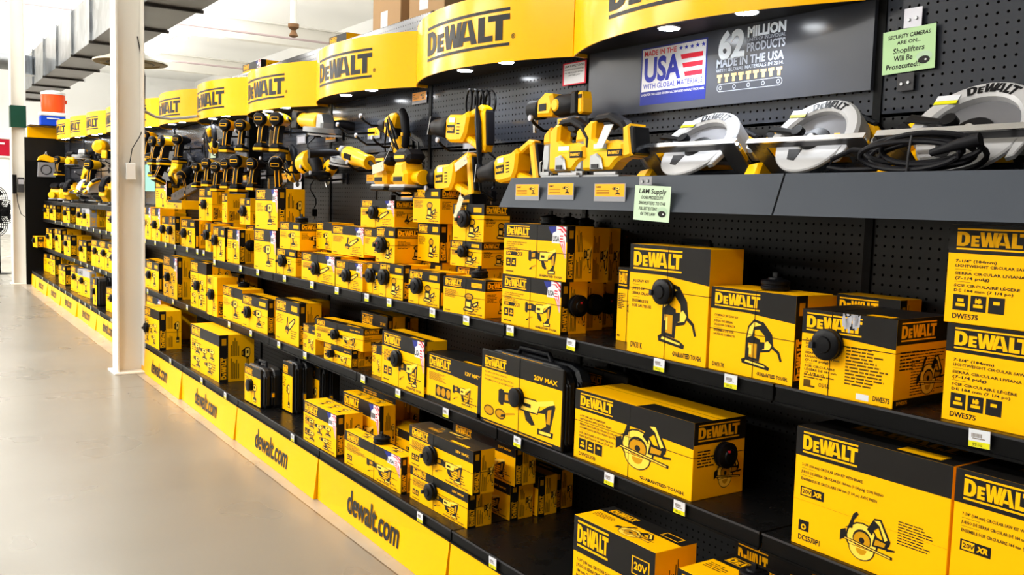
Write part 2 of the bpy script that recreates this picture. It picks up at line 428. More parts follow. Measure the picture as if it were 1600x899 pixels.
TOOLS = [('recip', -3.368, 1.99, 1.706, (0, 4, 0), 1.12, 'yellow corded reciprocating saw hanging high with cream tag', (-0.1, -0.075)),
 ('brecip', -3.46, 1.99, 1.501, (0, -2, 0), 1.12, 'cordless reciprocating saw hanging above the small sander cartons', (-0.1, -0.075)),
 ('multi', -2.717, 1.99, 1.745, (0, -1, 0), 1.12, 'right angle tool with yellow battery end beside the graphic panel', (-0.06, -0.065)),
 ('rotary', -4.117, 2.06, 1.761, (0, 4, 0), 1.05, 'yellow screw gun with its black cord wound around the handle', (0.0, -0.09)),
 ('sander', -3.935, 1.93, 1.536, (0, 0, 0), 1.35, 'palm sander at left of the hanging pair', (0, -0.1)),
 ('sander', -3.727, 1.93, 1.539, (0, 0, 0), 1.45, 'palm sander at right of the hanging pair, cord at its back', (0, -0.11)),
 ('grinder', -4.441, 1.99, 1.613, (0, 10, 0), 1.3, 'long bodied yellow grinder hanging left of the sanders', (0.03, -0.055)),
 ('multi', -4.912, 2.05, 1.572, (0, -30, 0), 0.95, 'cut out tool between the polisher and the long grinder', (0, -0.06)),
 ('polisher', -5.06, 1.99, 1.609, (0, 8, 180), 1.25, 'round yellow polisher with a black side handle', (0, -0.06)),
 ('rotary', -5.575, 2.05, 1.632, (0, -10, 0), 1.05, 'bent yellow drill hanging left of the polisher', (0, -0.06)),
 ('cgrinder', -5.009, 1.99, 1.831, (0, -6, 180), 1.5, 'grinder with a silver gear head, under the header lamps', (0.03, -0.07)),
 ('drill', -5.826, 1.99, 1.888, (0, 0, -48), 1.15, 'cordless drill seen from behind, second drill from the silver grinder', (0, -0.06)),
 ('impact', -5.524, 1.99, 1.869, (0, 0, -48), 1.15, 'cordless drill seen from behind, nearest the silver grinder', (0, -0.06)),
 ('bdrill', -6.58, 1.99, 1.893, (0, 0, -48), 1.1, 'drill with white rear cap in the upper row', (0, -0.06)),
 ('drill', -6.277, 1.99, 1.876, (0, 0, -40), 1.0, 'drill with yellow rear cap and a price label in the upper row', (0, -0.06)),
 ('rotary', -7.072, 1.99, 1.849, (0, 0, 0), 0.95, 'yellow nailer shaped tool beside the black post', (0, -0.06)),
 ('drill', -6.322, 1.99, 1.635, (0, 0, -48), 1.2, 'drill in the lower row above the slim disc carton', (0, -0.06)),
 ('kdrill', -5.996, 1.99, 1.611, (0, 0, -50), 1.0, 'slim drill with black body and a cream tag, lower row', (0, -0.06)),
 ('kdrill', -5.423, 1.93, 1.626, (0, 22, -35), 1.1, 'tilted black handled screwdriver above the tall impact carton', (0, -0.06)),
 ('bdrill', -7.071, 1.99, 1.638, (0, 0, -45), 1.0, 'drill at the left end of the lower row', (0, -0.06)),
 ('drill', -6.824, 1.99, 1.605, (0, 0, -48), 1.0, 'drill second from the left in the lower row', (0, -0.06)),
 ('impact', -6.591, 1.99, 1.623, (0, 0, -45), 1.0, 'drill third from the left in the lower row', (0, -0.06)),
 ('drill', -7.315, 1.99, 1.614, (0, 0, -60), 0.9, 'half hidden drill beside the black post in the lower row', (0, -0.06)),
 ('bdrill', -9.033, 1.99, 1.93, (0, 0, -48), 1.3, 'drill with black square cap right beside the near white column', (0, -0.06)),
 ('impact', -8.637, 1.99, 1.866, (0, 0, -70), 1.2, 'drill with long black handle, second from the near white column', (0, -0.06)),
 ('drill', -8.27, 1.99, 1.856, (0, 0, -80), 1.2, 'drill with cream nose, third from the near white column', (0, -0.06)),
 ('kdrill', -7.889, 1.99, 1.851, (0, 0, -50), 1.1, 'small screwdriver with yellow foot, fourth from the white column', (0, -0.06)),
 ('brecip', -8.098, 1.99, 1.65, (0, 60, -40), 0.8, 'yellow handled tool hanging diagonally below the third drill', (0, -0.06)),
 ('kdrill', -8.858, 1.99, 1.748, (0, 10, -60), 1.0, 'black tool among dark straps beside the near white column', (0, -0.06)),
 ('kdrill', -8.407, 1.99, 1.668, (0, -20, -60), 1.1, 'black tool among dark straps above the flag cornered carton', (0, -0.06)),
 ('kdrill', -7.768, 1.99, 1.592, (0, 30, -60), 1.0, 'black tool hanging left of the metal rod', (0, -0.06)),
 ('bdrill', -14.59, 2.0, 1.86, (0, 0, -50), 1.3, 'drill hanging at the far end beside the end panel', (0, -0.06)),
 ('sander', -13.729, 2.0, 1.855, (0, 0, -30), 1.5, 'yellow topped router hanging at the far end', (0, -0.12)),
 ('cgrinder', -12.667, 2.0, 1.89, (0, 0, 160), 1.5, 'silver headed saw hanging in the far section', (0, -0.08)),
 ('recip', -12.992, 2.08, 1.716, (0, 70, -40), 1.0, 'tool with a long yellow handle hanging down in the far section', (0, -0.08)),
 ('polisher', -11.504, 2.0, 1.927, (0, 0, -30), 1.5, 'round yellow saw head hanging left of the near white column', (0, -0.1)),
 ('multi', -10.98, 2.0, 1.817, (0, 0, -30), 1.3, 'tool touching the near white column on its left', (0, -0.08)),
 ('drill', -11.963, 2.0, 1.732, (0, 0, -48), 1.6, 'drill hanging between the far saws', (0, -0.06)),
 ('sander', -15.055, 1.99, 1.41, (0, 0, -30), 2.0, 'dark yellow router standing leftmost on the far display shelf', None),
 ('sander', -14.198, 1.99, 1.41, (0, 0, -20), 2.0, 'tall yellow planer standing second on the far display shelf', None),
 ('jig', -13.638, 1.99, 1.267, (0, 0, -40), 1.6, 'yellow saw body standing third on the far display shelf', None),
 ('circ', -12.648, 2.0, 1.386, (-10, 0, -50), 1.25, 'large dark saw with grey guard on the far display shelf', None),
 ('circ', -11.688, 2.0, 1.386, (-10, 0, -80), 1.25, 'saw with a pale disc on the far display shelf', None),
 ('jig', -11.014, 1.99, 1.267, (0, 0, -40), 1.7, 'small yellow tool on the far display shelf nearest the white column', None)]
HANGTAGS = [('yellow corded reciprocating saw hanging high', 0.1, -0.13, -24),
 ('slim drill with black body', 0.02, -0.13, 80),
 ('tilted black handled screwdriver', 0.06, -0.14, 60),
 ('round yellow polisher', -0.05, -0.07, -60),
 ('cordless reciprocating saw hanging', 0.16, -0.12, -60),
 ('palm sander at left', 0.03, 0.005, -8),
 ('cordless drill seen from behind, nearest', 0.03, -0.1, 80)]
BAREHOOKS = [(-4.258, 1.783, 'bare black peg hook with grey cap, upper one left of the screw gun'),
 (-4.543, 1.757, 'bare black peg hook, right of the silver grinder'),
 (-4.308, 1.69, 'bare black peg hook, lower one left of the screw gun'),
 (-5.277, 1.836, 'bare black peg hook, between drill and silver grinder'),
 (-3.755, 1.436, 'bare black peg hook above the sheet sander carton'),
 (-5.76, 1.616, 'bare black peg hook, in the lower row of drills')]
CORDS = [(-4.137, 1.613, -4.2, 1.429, 'black power cord of the left palm sander'),
 (-3.901, 1.591, -3.946, 1.44, 'black power cord of the right palm sander'),
 (-5.284, 1.797, -5.31, 1.627, 'black power cord dropping from the silver grinder'),
 (-3.288, 1.602, -3.265, 1.452, 'black power cord dropping from the corded reciprocating saw'),
 (-5.257, 1.58, -5.24, 1.34, 'black power cord with plug below the polisher')]
CARDS = [(-4.117, 2.143, 1.871, 0.149, 0.056, 0, 'yellow product card on the pegboard under the header end'),
 (-4.635, 2.143, 1.485, 0.152, 0.048, 0, 'yellow product card left of the palm sanders'),
 (-4.628, 2.143, 1.724, 0.151, 0.058, 0, 'yellow product card left of the screw gun'),
 (-5.219, 2.143, 1.731, 0.154, 0.052, 0, 'orange product card below the silver grinder'),
 (-5.693, 2.143, 1.739, 0.155, 0.056, 1, 'shiny empty card pocket left of the silver grinder cord'),
 (-6.006, 2.143, 1.499, 0.145, 0.059, 0, 'yellow product card behind the leaning screwdriver'),
 (-5.114, 2.143, 1.487, 0.15, 0.056, 1, 'shiny empty card pocket below the long grinder'),
 (-5.743, 2.143, 1.453, 0.146, 0.102, 2, 'white card with a red head and black camera picture'),
 (-3.612, 2.143, 1.619, 0.143, 0.06, 1, 'clear card pocket behind the cream tag of the corded saw'),
 (-2.901, 2.143, 1.674, 0.137, 0.053, 0, 'yellow product card under the right angle tool'),
 (-4.217, 2.143, 1.403, 0.126, 0.039, 0, 'yellow product card just above the sheet sander carton'),
 (-6.784, 2.143, 1.503, 0.133, 0.061, 0, 'orange product card among the lower drills'),
 (-6.383, 2.143, 1.523, 0.108, 0.062, 1, 'grey card pocket among the lower drills'),
 (-2.626, 1.772, 1.405, 0.14, 0.054, 0, 'left product card on the face of the grey ledge'),
 (-2.439, 1.772, 1.409, 0.14, 0.053, 0, 'middle product card on the face of the grey ledge'),
 (-2.197, 1.772, 1.406, 0.145, 0.053, 0, 'right product card on the face of the grey ledge')]
PTAGS = [(-0.973, 1.798, 0.945, 'white price tag on the middle shelf edge, first from the right'),
 (-1.636, 1.798, 0.945, 'white price tag on the middle shelf edge, second from the right'),
 (-1.907, 1.798, 0.945, 'white price tag on the middle shelf edge, third from the right'),
 (-2.319, 1.798, 0.945, 'white price tag on the middle shelf edge, 4th from the right'),
 (-2.672, 1.798, 0.945, 'white price tag on the middle shelf edge, 5th from the right'),
 (-2.974, 1.798, 0.945, 'white price tag on the middle shelf edge, 6th from the right'),
 (-3.24, 1.798, 0.945, 'white price tag on the middle shelf edge, 7th from the right'),
 (-3.634, 1.798, 0.945, 'white price tag on the middle shelf edge, 8th from the right'),
 (-3.866, 1.798, 0.945, 'white price tag on the middle shelf edge, 9th from the right'),
 (-4.213, 1.798, 0.945, 'white price tag on the middle shelf edge, 10th from the right'),
 (-4.538, 1.798, 0.945, 'white price tag on the middle shelf edge, 11th from the right'),
 (-4.946, 1.798, 0.945, 'white price tag on the middle shelf edge, 12th from the right'),
 (-5.403, 1.798, 0.945, 'white price tag on the middle shelf edge, 13th from the right'),
 (-5.734, 1.798, 0.945, 'white price tag on the middle shelf edge, 14th from the right'),
 (-6.305, 1.798, 0.945, 'white price tag on the middle shelf edge, 15th from the right'),
 (-6.715, 1.838, 0.985, 'white price tag on the middle shelf edge beside the white column, first from the right'),
 (-6.883, 1.838, 0.985, 'white price tag on the middle shelf edge beside the white column, second from the right'),
 (-7.167, 1.838, 0.985, 'white price tag on the middle shelf edge beside the white column, third from the right'),
 (-7.532, 1.838, 0.985, 'white price tag on the middle shelf edge beside the white column, 4th from the right'),
 (-7.842, 1.838, 0.985, 'white price tag on the middle shelf edge beside the white column, 5th from the right'),
 (-8.199, 1.838, 0.985, 'white price tag on the middle shelf edge beside the white column, 6th from the right'),
 (-8.584, 1.838, 0.985, 'white price tag on the middle shelf edge beside the white column, 7th from the right'),
 (-1.78, 1.778, 0.568, 'white price tag on the lower shelf edge, first from the right'),
 (-2.081, 1.778, 0.568, 'white price tag on the lower shelf edge, second from the right'),
 (-2.577, 1.778, 0.568, 'white price tag on the lower shelf edge, third from the right'),
 (-3.078, 1.778, 0.568, 'white price tag on the lower shelf edge, 4th from the right'),
 (-3.492, 1.778, 0.568, 'white price tag on the lower shelf edge, 5th from the right'),
 (-3.849, 1.778, 0.568, 'white price tag on the lower shelf edge, 6th from the right'),
 (-4.575, 1.778, 0.568, 'white price tag on the lower shelf edge, 7th from the right'),
 (-4.973, 1.778, 0.568, 'white price tag on the lower shelf edge, 8th from the right'),
 (-5.466, 1.778, 0.568, 'white price tag on the lower shelf edge, 9th from the right'),
 (-5.903, 1.778, 0.568, 'white price tag on the lower shelf edge, 10th from the right'),
 (-6.935, 1.778, 0.568, 'white price tag on the lower shelf edge, 11th from the right'),
 (-7.349, 1.778, 0.568, 'white price tag on the lower shelf edge, 12th from the right'),
 (-8.217, 1.778, 0.568, 'white price tag on the lower shelf edge, 13th from the right'),
 (-2.436, 1.598, 0.218, 'white price tag on the base shelf edge, first from the right'),
 (-2.939, 1.598, 0.218, 'white price tag on the base shelf edge, second from the right'),
 (-4.264, 1.598, 0.218, 'white price tag on the base shelf edge, third from the right'),
 (-5.378, 1.598, 0.218, 'white price tag on the base shelf edge, 4th from the right'),
 (-5.884, 1.598, 0.218, 'white price tag on the base shelf edge, 5th from the right'),
 (-6.685, 1.598, 0.218, 'white price tag on the base shelf edge, 6th from the right'),
 (-10.12, 1.838, 0.985, 'white price tag on the far middle shelf edge, first from the right'),
 (-10.395, 1.838, 0.985, 'white price tag on the far middle shelf edge, second from the right'),
 (-10.757, 1.838, 0.985, 'white price tag on the far middle shelf edge, third from the right'),
 (-11.142, 1.838, 0.985, 'white price tag on the far middle shelf edge, 4th from the right'),
 (-11.552, 1.838, 0.985, 'white price tag on the far middle shelf edge, 5th from the right'),
 (-11.991, 1.838, 0.985, 'white price tag on the far middle shelf edge, 6th from the right'),
 (-12.461, 1.838, 0.985, 'white price tag on the far middle shelf edge, 7th from the right'),
 (-12.965, 1.838, 0.985, 'white price tag on the far middle shelf edge, 8th from the right'),
 (-13.507, 1.838, 0.985, 'white price tag on the far middle shelf edge, 9th from the right'),
 (-14.093, 1.838, 0.985, 'white price tag on the far middle shelf edge, 10th from the right'),
 (-10.015, 1.828, 0.558, 'white price tag on the far lower shelf edge, first from the right'),
 (-10.356, 1.828, 0.558, 'white price tag on the far lower shelf edge, second from the right'),
 (-10.718, 1.828, 0.558, 'white price tag on the far lower shelf edge, third from the right'),
 (-11.103, 1.828, 0.558, 'white price tag on the far lower shelf edge, 4th from the right'),
 (-11.513, 1.828, 0.558, 'white price tag on the far lower shelf edge, 5th from the right'),
 (-11.951, 1.828, 0.558, 'white price tag on the far lower shelf edge, 6th from the right'),
 (-12.42, 1.828, 0.558, 'white price tag on the far lower shelf edge, 7th from the right'),
 (-9.276, 1.678, 0.195, 'white price tag on the far base shelf edge, first from the right'),
 (-9.899, 1.678, 0.195, 'white price tag on the far base shelf edge, second from the right'),
 (-10.369, 1.678, 0.195, 'white price tag on the far base shelf edge, third from the right'),
 (-10.718, 1.678, 0.195, 'white price tag on the far base shelf edge, 4th from the right'),
 (-11.089, 1.678, 0.195, 'white price tag on the far base shelf edge, 5th from the right'),
 (-11.666, 1.678, 0.195, 'white price tag on the far base shelf edge, 6th from the right'),
 (-12.1, 1.678, 0.195, 'white price tag on the far base shelf edge, 7th from the right'),
 (-12.562, 1.678, 0.195, 'white price tag on the far base shelf edge, 8th from the right'),
 (-13.116, 1.678, 0.195, 'white price tag on the far base shelf edge, 9th from the right'),
 (-13.591, 1.678, 0.195, 'white price tag on the far base shelf edge, 10th from the right'),
 (-14.166, 1.678, 0.195, 'white price tag on the far base shelf edge, 11th from the right')]
CARTONS = [('circ', -1.082, 1.84, 0.96, 0.356, 0.3, 0.206, 0.0, 'lines=dwe575|side=band', 'lower circular saw carton of the pair stacked at the right end'),
 ('circ', -1.092, 1.84, 1.167, 0.352, 0.3, 0.206, 0.0, 'lines=dwe575|side=band', 'circular saw carton stacked on top of the rightmost pair on the middle shelf'),
 ('dense', -1.43, 1.81, 0.96, 0.244, 0.224, 0.199, 3.0, 'lines=dwe575s|side=band|hub=front|hu=.33|hv=.62', 'square circular saw carton with torn shrink film and a black alarm disc on its front'),
 ('jig', -1.745, 1.825, 0.96, 0.282, 0.14, 0.225, 0.0, 'lines=dw317|side=strip|hub=top|topyel=1', 'jig saw carton with corrugated yellow front, right of the tall jig saw kit'),
 ('jig', -2.075, 1.82, 0.96, 0.325, 0.13, 0.323, 0.0, 'lines=dw331|side=none|hub=front|hu=.5|hv=.6|topyel=1', 'tall yellow jig saw kit carton standing before a black moulded case'),
 ('plain', -2.267, 1.94, 0.96, 0.1, 0.12, 0.239, 0.0, 'lines=3|side=none|hub=side', 'yellow carton half hidden behind the tall jig saw kit'),
 ('recipf', -2.782, 1.83, 0.96, 0.359, 0.11, 0.178, 0.0, 'lines=recip|side=strip|hub=side', 'front lower reciprocating saw carton with a flag corner, next to the price tagged shelf edge'),
 ('recipf', -2.821, 1.945, 0.96, 0.344, 0.11, 0.168, 0.0, 'lines=recip|side=strip|hub=side', 'lower reciprocating saw carton in the middle of its row of three'),
 ('recipf', -2.854, 2.06, 0.96, 0.329, 0.085, 0.159, 0.0, 'lines=recip|side=strip|hub=side', 'lower reciprocating saw carton at the back of its row of three'),
 ('recipf', -2.779, 1.83, 1.139, 0.377, 0.11, 0.185, 0.0, 'lines=recip|side=strip|hub=top', 'front upper reciprocating saw carton with a flag corner, just under the grey display ledge'),
 ('recipf', -2.818, 1.945, 1.129, 0.363, 0.11, 0.19, 0.0, 'lines=recip|side=strip|hub=top', 'upper reciprocating saw carton in the middle of its row of three'),
 ('recipf', -2.85, 2.06, 1.12, 0.348, 0.085, 0.196, 0.0, 'lines=recip|side=strip|hub=top', 'upper reciprocating saw carton at the back of its row of three'),
 ('sander', -3.16, 1.8, 0.96, 0.268, 0.13, 0.142, 6.0, 'lines=3|side=band|hub=top', 'crumpled orbit sander carton with a dented top, left of the flag cornered saw stack'),
 ('sander', -3.496, 1.82, 0.96, 0.24, 0.13, 0.142, 4.0, 'lines=3|side=plain|hub=front|hu=.35|hv=.55', 'sander carton with a round alarm disc, on the middle shelf left of the crumpled carton'),
 ('sander', -3.355, 1.94, 1.13, 0.231, 0.13, 0.105, 3.0, 'lines=3|side=band|hub=front|hu=.5|hv=.6', 'lower of two small sander cartons stacked behind the crumpled one'),
 ('sander', -3.34, 1.94, 1.236, 0.226, 0.13, 0.152, 3.0, 'lines=3|side=band|hub=front|hu=.45|hv=.6', 'upper of two small sander cartons stacked behind the crumpled one'),
 ('sander', -3.785, 1.82, 0.96, 0.228, 0.13, 0.153, 1.0, 'lines=2|side=strip|hub=front|hu=.3|hv=.6', 'upright sander carton with a disc, under the wide sheet sander carton'),
 ('plain', -3.962, 1.84, 0.96, 0.135, 0.15, 0.141, 0.0, 'lines=2|side=none|hub=front|hu=.5|hv=.6', 'narrow carton squeezed beside the upright sander carton'),
 ('sander', -3.846, 1.83, 1.114, 0.173, 0.182, 0.158, 3.0, 'lines=3|side=band|hub=front|hu=.4|hv=.5', 'wide sheet sander carton showing a large logo on its side, above the upright one'),
 ('plain', -4.146, 1.91, 1.125, 0.171, 0.125, 0.13, 1.5, 'lines=3|side=none', 'carton hidden behind the left edge of the wide sheet sander carton'),
 ('grinderf', -4.284, 1.82, 0.96, 0.319, 0.14, 0.133, 0.0, 'lines=2|side=none|hub=front|hu=.5|hv=.5', 'flag cornered grinder carton second from the left in its low row, under stacked drill cartons'),
 ('grinderf', -4.748, 1.82, 0.96, 0.455, 0.13, 0.145, 0.0, 'lines=2|side=plain|hub=front|hu=.5|hv=.5', 'flag cornered grinder carton in the low row, beside the scuffed cube shaped carton'),
 ('grinderf', -4.529, 1.9, 1.11, 0.377, 0.13, 0.148, 1.5, 'lines=3|side=none', 'flag cornered drill carton resting on the back of the low row'),
 ('grinderf', -4.258, 1.94, 1.26, 0.356, 0.13, 0.136, 1.5, 'lines=2|side=band|hub=front|hu=.45|hv=.55', 'small flag cornered grinder carton standing high, left of the sheet sander carton'),
 ('sander', -3.667, 1.95, 1.13, 0.191, 0.13, 0.169, 1.5, 'lines=2|side=strip', 'dark sided carton behind the wide sheet sander carton'),
 ('sander', -3.681, 1.93, 1.3, 0.236, 0.13, 0.15, 1.5, 'lines=3|side=band', 'sheet sander carton topmost on the pile beneath the cordless reciprocating saw'),
 ('driver', -5.113, 1.81, 0.96, 0.248, 0.13, 0.146, 5.0, 'lines=2|side=band|hub=front|hu=.4|hv=.55', 'scuffed cube shaped driver carton on the middle shelf edge'),
 ('driver', -5.091, 1.82, 1.107, 0.268, 0.13, 0.151, 4.0, 'lines=2|side=band|hub=top', 'two driver combo carton stacked on the scuffed cube shaped carton'),
 ('driver', -4.817, 1.93, 1.12, 0.203, 0.13, 0.146, 1.5, 'lines=1|side=none', 'driver carton hidden behind the right side of the two driver combo carton'),
 ('driverf', -5.51, 1.81, 0.96, 0.383, 0.13, 0.245, 0.0, 'lines=3|side=plain', 'tall flag cornered impact carton on the shelf edge, bottom of its stack'),
 ('driverf', -5.49, 1.81, 1.206, 0.361, 0.165, 0.239, 1.5, 'lines=3|side=strip', 'tall flag cornered impact carton on top of its twin'),
 ('driverf', -6.124, 1.83, 0.96, 0.214, 0.13, 0.219, 4.0, 'lines=1|side=strip|hub=side', 'slim driver carton with a round disc on its side, left of the tall impact stack'),
 ('driver', -6.381, 1.81, 0.96, 0.245, 0.13, 0.227, 1.5, 'lines=2|side=plain|hub=front|hu=.3|hv=.6', 'slim driver carton fourth from the tall impact stack, disc on its front'),
 ('plain', -6.678, 1.84, 1.0, 0.118, 0.14, 0.2, 1.5, 'lines=1|side=none|hub=front|hu=.5|hv=.6', 'sliver of a driver carton at the left end of the lower shelf level'),
 ('driver', -7.384, 1.85, 1.0, 0.326, 0.13, 0.21, 3.0, 'lines=1|side=plain|hub=front|hu=.3|hv=.5', 'driver carton right of the trio beside the white column, at the step in the shelf'),
 ('driver', -7.758, 1.85, 1.0, 0.158, 0.13, 0.223, 1.5, 'lines=1|side=strip|hub=front|hu=.3|hv=.5', 'slim carton in the group under the flat carton, showing its yellow side'),
 ('driver', -8.104, 1.87, 1.0, 0.217, 0.14, 0.215, 1.5, 'lines=1|side=none|hub=front|hu=.3|hv=.5', 'slim carton second from the step in the shelf, disc on its front'),
 ('driverf', -8.395, 1.85, 1.0, 0.285, 0.121, 0.28, 1.5, 'lines=1|side=none|hub=front|hu=.5|hv=.5', 'flag cornered carton second to the right of the white column'),
 ('driverf', -8.763, 1.85, 1.0, 0.305, 0.108, 0.285, 1.5, 'lines=1|side=none|hub=front|hu=.3|hv=.5', 'carton touching the white column on its right, on the middle shelf'),
 ('plain', -8.0, 1.88, 1.285, 0.5, 0.14, 0.07, 0.0, 'lines=1|side=none|flat=1', 'flat yellow carton lying across the slim cartons'),
 ('plain', -7.005, 1.987, 1.0, 0.5, 0.14, 0.21, 0.0, 'lines=1|side=none', 'wide low carton supporting the three upright cartons, left one'),
 ('plain', -6.184, 1.979, 0.96, 0.308, 0.14, 0.25, 0.0, 'lines=1|side=none', 'wide low carton supporting the three upright cartons, right one'),
 ('plain', -7.219, 1.94, 1.211, 0.316, 0.13, 0.243, 1.5, 'lines=1|side=plain|hub=front|hu=.5|hv=.5', 'left one of three upright cartons below the hanging drills'),
 ('plain', -6.618, 1.94, 1.211, 0.112, 0.13, 0.204, 1.5, 'lines=1|side=plain', 'middle one of three upright cartons below the hanging drills'),
 ('plain', -6.21, 1.94, 1.211, 0.204, 0.13, 0.177, 1.5, 'lines=1|side=plain|hub=front|hu=.5|hv=.5', 'right one of three upright cartons below the hanging drills'),
 ('driverf', -8.768, 1.97, 1.24, 0.366, 0.165, 0.28, 1.5, 'lines=1|side=strip', 'tall flag cornered carton standing behind the slotted black bar'),
 ('circsaw2', -1.017, 1.8, 0.585, 0.378, 0.3, 0.29, 0.0, 'lines=dcs570|side=none|topblk=1', 'large circular saw kit carton at the lower right corner, beyond its twin'),
 ('circsaw2', -1.423, 1.805, 0.585, 0.397, 0.3, 0.289, 0.0, 'lines=dcs570|side=none|topblk=1|seam=1', 'large circular saw kit carton with a horizontal fold line, left one of the twin pair'),
 ('worm', -2.295, 1.805, 0.585, 0.531, 0.204, 0.221, 0.0, 'lines=dws535|side=band|hub=side|topyel=1', 'long circular saw carton with torn top edge and a disc on its side'),
 ('recipf', -3.7, 1.8, 0.585, 0.398, 0.106, 0.231, 0.0, 'lines=3|side=strip|sw=.1|hub=front|hu=.42|hv=.55', 'flag cornered reciprocating saw carton left of the mostly black carton'),
 ('v12', -3.299, 1.81, 0.585, 0.432, 0.13, 0.192, 0.0, 'lines=3|side=none', 'mostly black carton with small yellow picture, left of the wide black case'),
 ('plain', -3.866, 1.83, 0.585, 0.097, 0.13, 0.144, 1.5, 'lines=1|side=none', 'narrow carton tucked left of the flag cornered reciprocating saw carton'),
 ('recip', -4.348, 1.79, 0.585, 0.304, 0.116, 0.086, 3.0, 'lines=2|side=strip|hub=front|hu=.35|hv=.5', 'lower cut out tool carton under a slightly longer one'),
 ('recip', -4.448, 1.78, 0.672, 0.482, 0.108, 0.11, 6.0, 'lines=3|side=band|hub=front|hu=.48|hv=.5', 'long slim carton with a black disc balanced on a smaller carton'),
 ('recip', -4.636, 1.79, 0.585, 0.173, 0.14, 0.147, 0.0, 'lines=2|side=none', 'carton half covered by the long slim carton'),
 ('grinder', -5.093, 1.8, 0.585, 0.346, 0.13, 0.237, 1.5, 'lines=3|side=strip', 'grinder carton with a black right side, left of the long slim carton'),
 ('plain', -5.108, 1.95, 0.585, 0.132, 0.13, 0.222, 1.5, 'lines=1|side=plain', 'carton seen behind the grinder carton with a black side'),
 ('driver', -5.709, 1.8, 0.585, 0.447, 0.13, 0.202, 1.5, 'lines=2|side=strip|hub=front|hu=.3|hv=.5', 'driver kit carton with disc and black side, above the black moulded cases'),
 ('driver', -6.119, 1.8, 0.585, 0.379, 0.14, 0.223, 1.5, 'lines=2|side=none|topyel=1|hub=top', 'yellow topped combo carton left of the driver kit with the black side'),
 ('plain', -6.383, 1.77, 0.585, 0.222, 0.134, 0.267, 1.0, 'lines=1|side=plain|yel=1|hub=front|hu=.6|hv=.55', 'all yellow carton pushed forward over the shelf edge'),
 ('combo', -6.882, 1.79, 0.585, 0.385, 0.169, 0.336, 1.0, 'lines=2|side=plain|hub=front|hu=.5|hv=.5', 'tall combo carton left of the all yellow carton'),
 ('comboF', -7.706, 1.79, 0.585, 0.382, 0.13, 0.324, 2.0, 'lines=1|side=strip|hub=front|hu=.4|hv=.5', 'tall flag cornered combo carton, second right of the white column, lower shelf'),
 ('driver', -8.453, 1.82, 0.585, 0.403, 0.13, 0.234, 1.5, 'lines=1|side=plain|hub=front|hu=.3|hv=.5', 'driver carton near the white column on the lower shelf'),
 ('plain', -8.656, 1.82, 0.585, 0.181, 0.14, 0.238, 1.5, 'lines=1|side=none', 'sliver of carton beside the white column on the lower shelf'),
 ('v20', -2.069, 1.64, 0.235, 0.348, 0.151, 0.25, 0.0, 'lines=dcs|side=plain|topyel=1', 'large yellow topped carton with the boxed volts mark at the bottom centre'),
 ('v20', -1.626, 1.63, 0.235, 0.288, 0.2, 0.246, 0.0, 'lines=1|side=plain|topyel=1|hub=top', 'yellow topped carton with a torn corner cut by the bottom edge of the picture'),
 ('v20', -1.648, 1.86, 0.235, 0.252, 0.18, 0.281, 0.0, 'lines=1|side=plain|topyel=1', 'yellow topped carton behind the one with a torn corner'),
 ('recip', -3.122, 1.65, 0.235, 0.417, 0.104, 0.134, 1.5, 'lines=3|side=strip|sw=.35|hub=front|hu=.43|hv=.55', 'lower of two slim reciprocating saw cartons with black discs'),
 ('recip', -3.118, 1.64, 0.37, 0.456, 0.092, 0.159, 1.5, 'lines=3|side=strip|sw=.35|hub=front|hu=.4|hv=.5|topblk=1', 'upper of two slim reciprocating saw cartons with black discs, printed black top'),
 ('recip', -3.136, 1.83, 0.235, 0.432, 0.105, 0.134, 1.5, 'lines=2|side=strip|sw=.35', 'lower slim carton behind the pair with black discs'),
 ('recip', -3.108, 1.83, 0.37, 0.43, 0.093, 0.15, 1.5, 'lines=2|side=strip|sw=.35', 'upper slim carton behind the pair with black discs'),
 ('recip', -3.019, 1.95, 0.235, 0.326, 0.09, 0.15, 1.5, 'lines=1|side=strip|sw=.35', 'slim carton third in line on the base shelf'),
 ('recip', -3.046, 2.05, 0.235, 0.324, 0.087, 0.15, 1.5, 'lines=1|side=strip|sw=.35', 'slim carton last in line on the base shelf, nearest the pegboard'),
 ('recipf', -3.688, 1.62, 0.235, 0.519, 0.069, 0.149, 1.5, 'lines=3|side=strip|sw=.4|hub=top|topyel=1', 'flag cornered saw carton with a disc on its top, in front on the base shelf'),
 ('plain', -3.782, 1.865, 0.235, 0.389, 0.14, 0.135, 1.5, 'lines=2|side=plain|topyel=1', 'low carton lying behind the flag cornered saw carton'),
 ('combof', -4.153, 1.61, 0.235, 0.374, 0.13, 0.193, 1.5, 'lines=3|side=strip|sw=.3|topyel=1', 'upright flag cornered combo carton with a picture of several tools'),
 ('recipf', -4.056, 1.77, 0.235, 0.384, 0.081, 0.24, 1.5, 'lines=2|side=plain|topyel=1', 'flag cornered carton behind the upright combo carton'),
 ('plain', -4.186, 1.93, 0.235, 0.354, 0.13, 0.228, 1.5, 'lines=1|side=plain|topyel=1', 'carton at the back behind two flag cornered cartons'),
 ('combo', -6.306, 1.64, 0.235, 0.622, 0.222, 0.298, 1.0, 'lines=3|side=strip|sw=.25|topyel=1', 'big combo carton with five tools pictured, left of the moulded cases'),
 ('combo', -7.551, 1.6, 0.235, 0.459, 0.162, 0.292, 2.0, 'lines=2|side=strip|sw=.3|hub=front|hu=.3|hv=.45|topyel=1', 'combo carton with disc right beside the foot of the white column'),
 ('comboB', -7.875, 1.81, 0.235, 0.307, 0.2, 0.245, 1.5, 'lines=1|side=none', 'black lidded carton behind the combo carton at the column foot'),
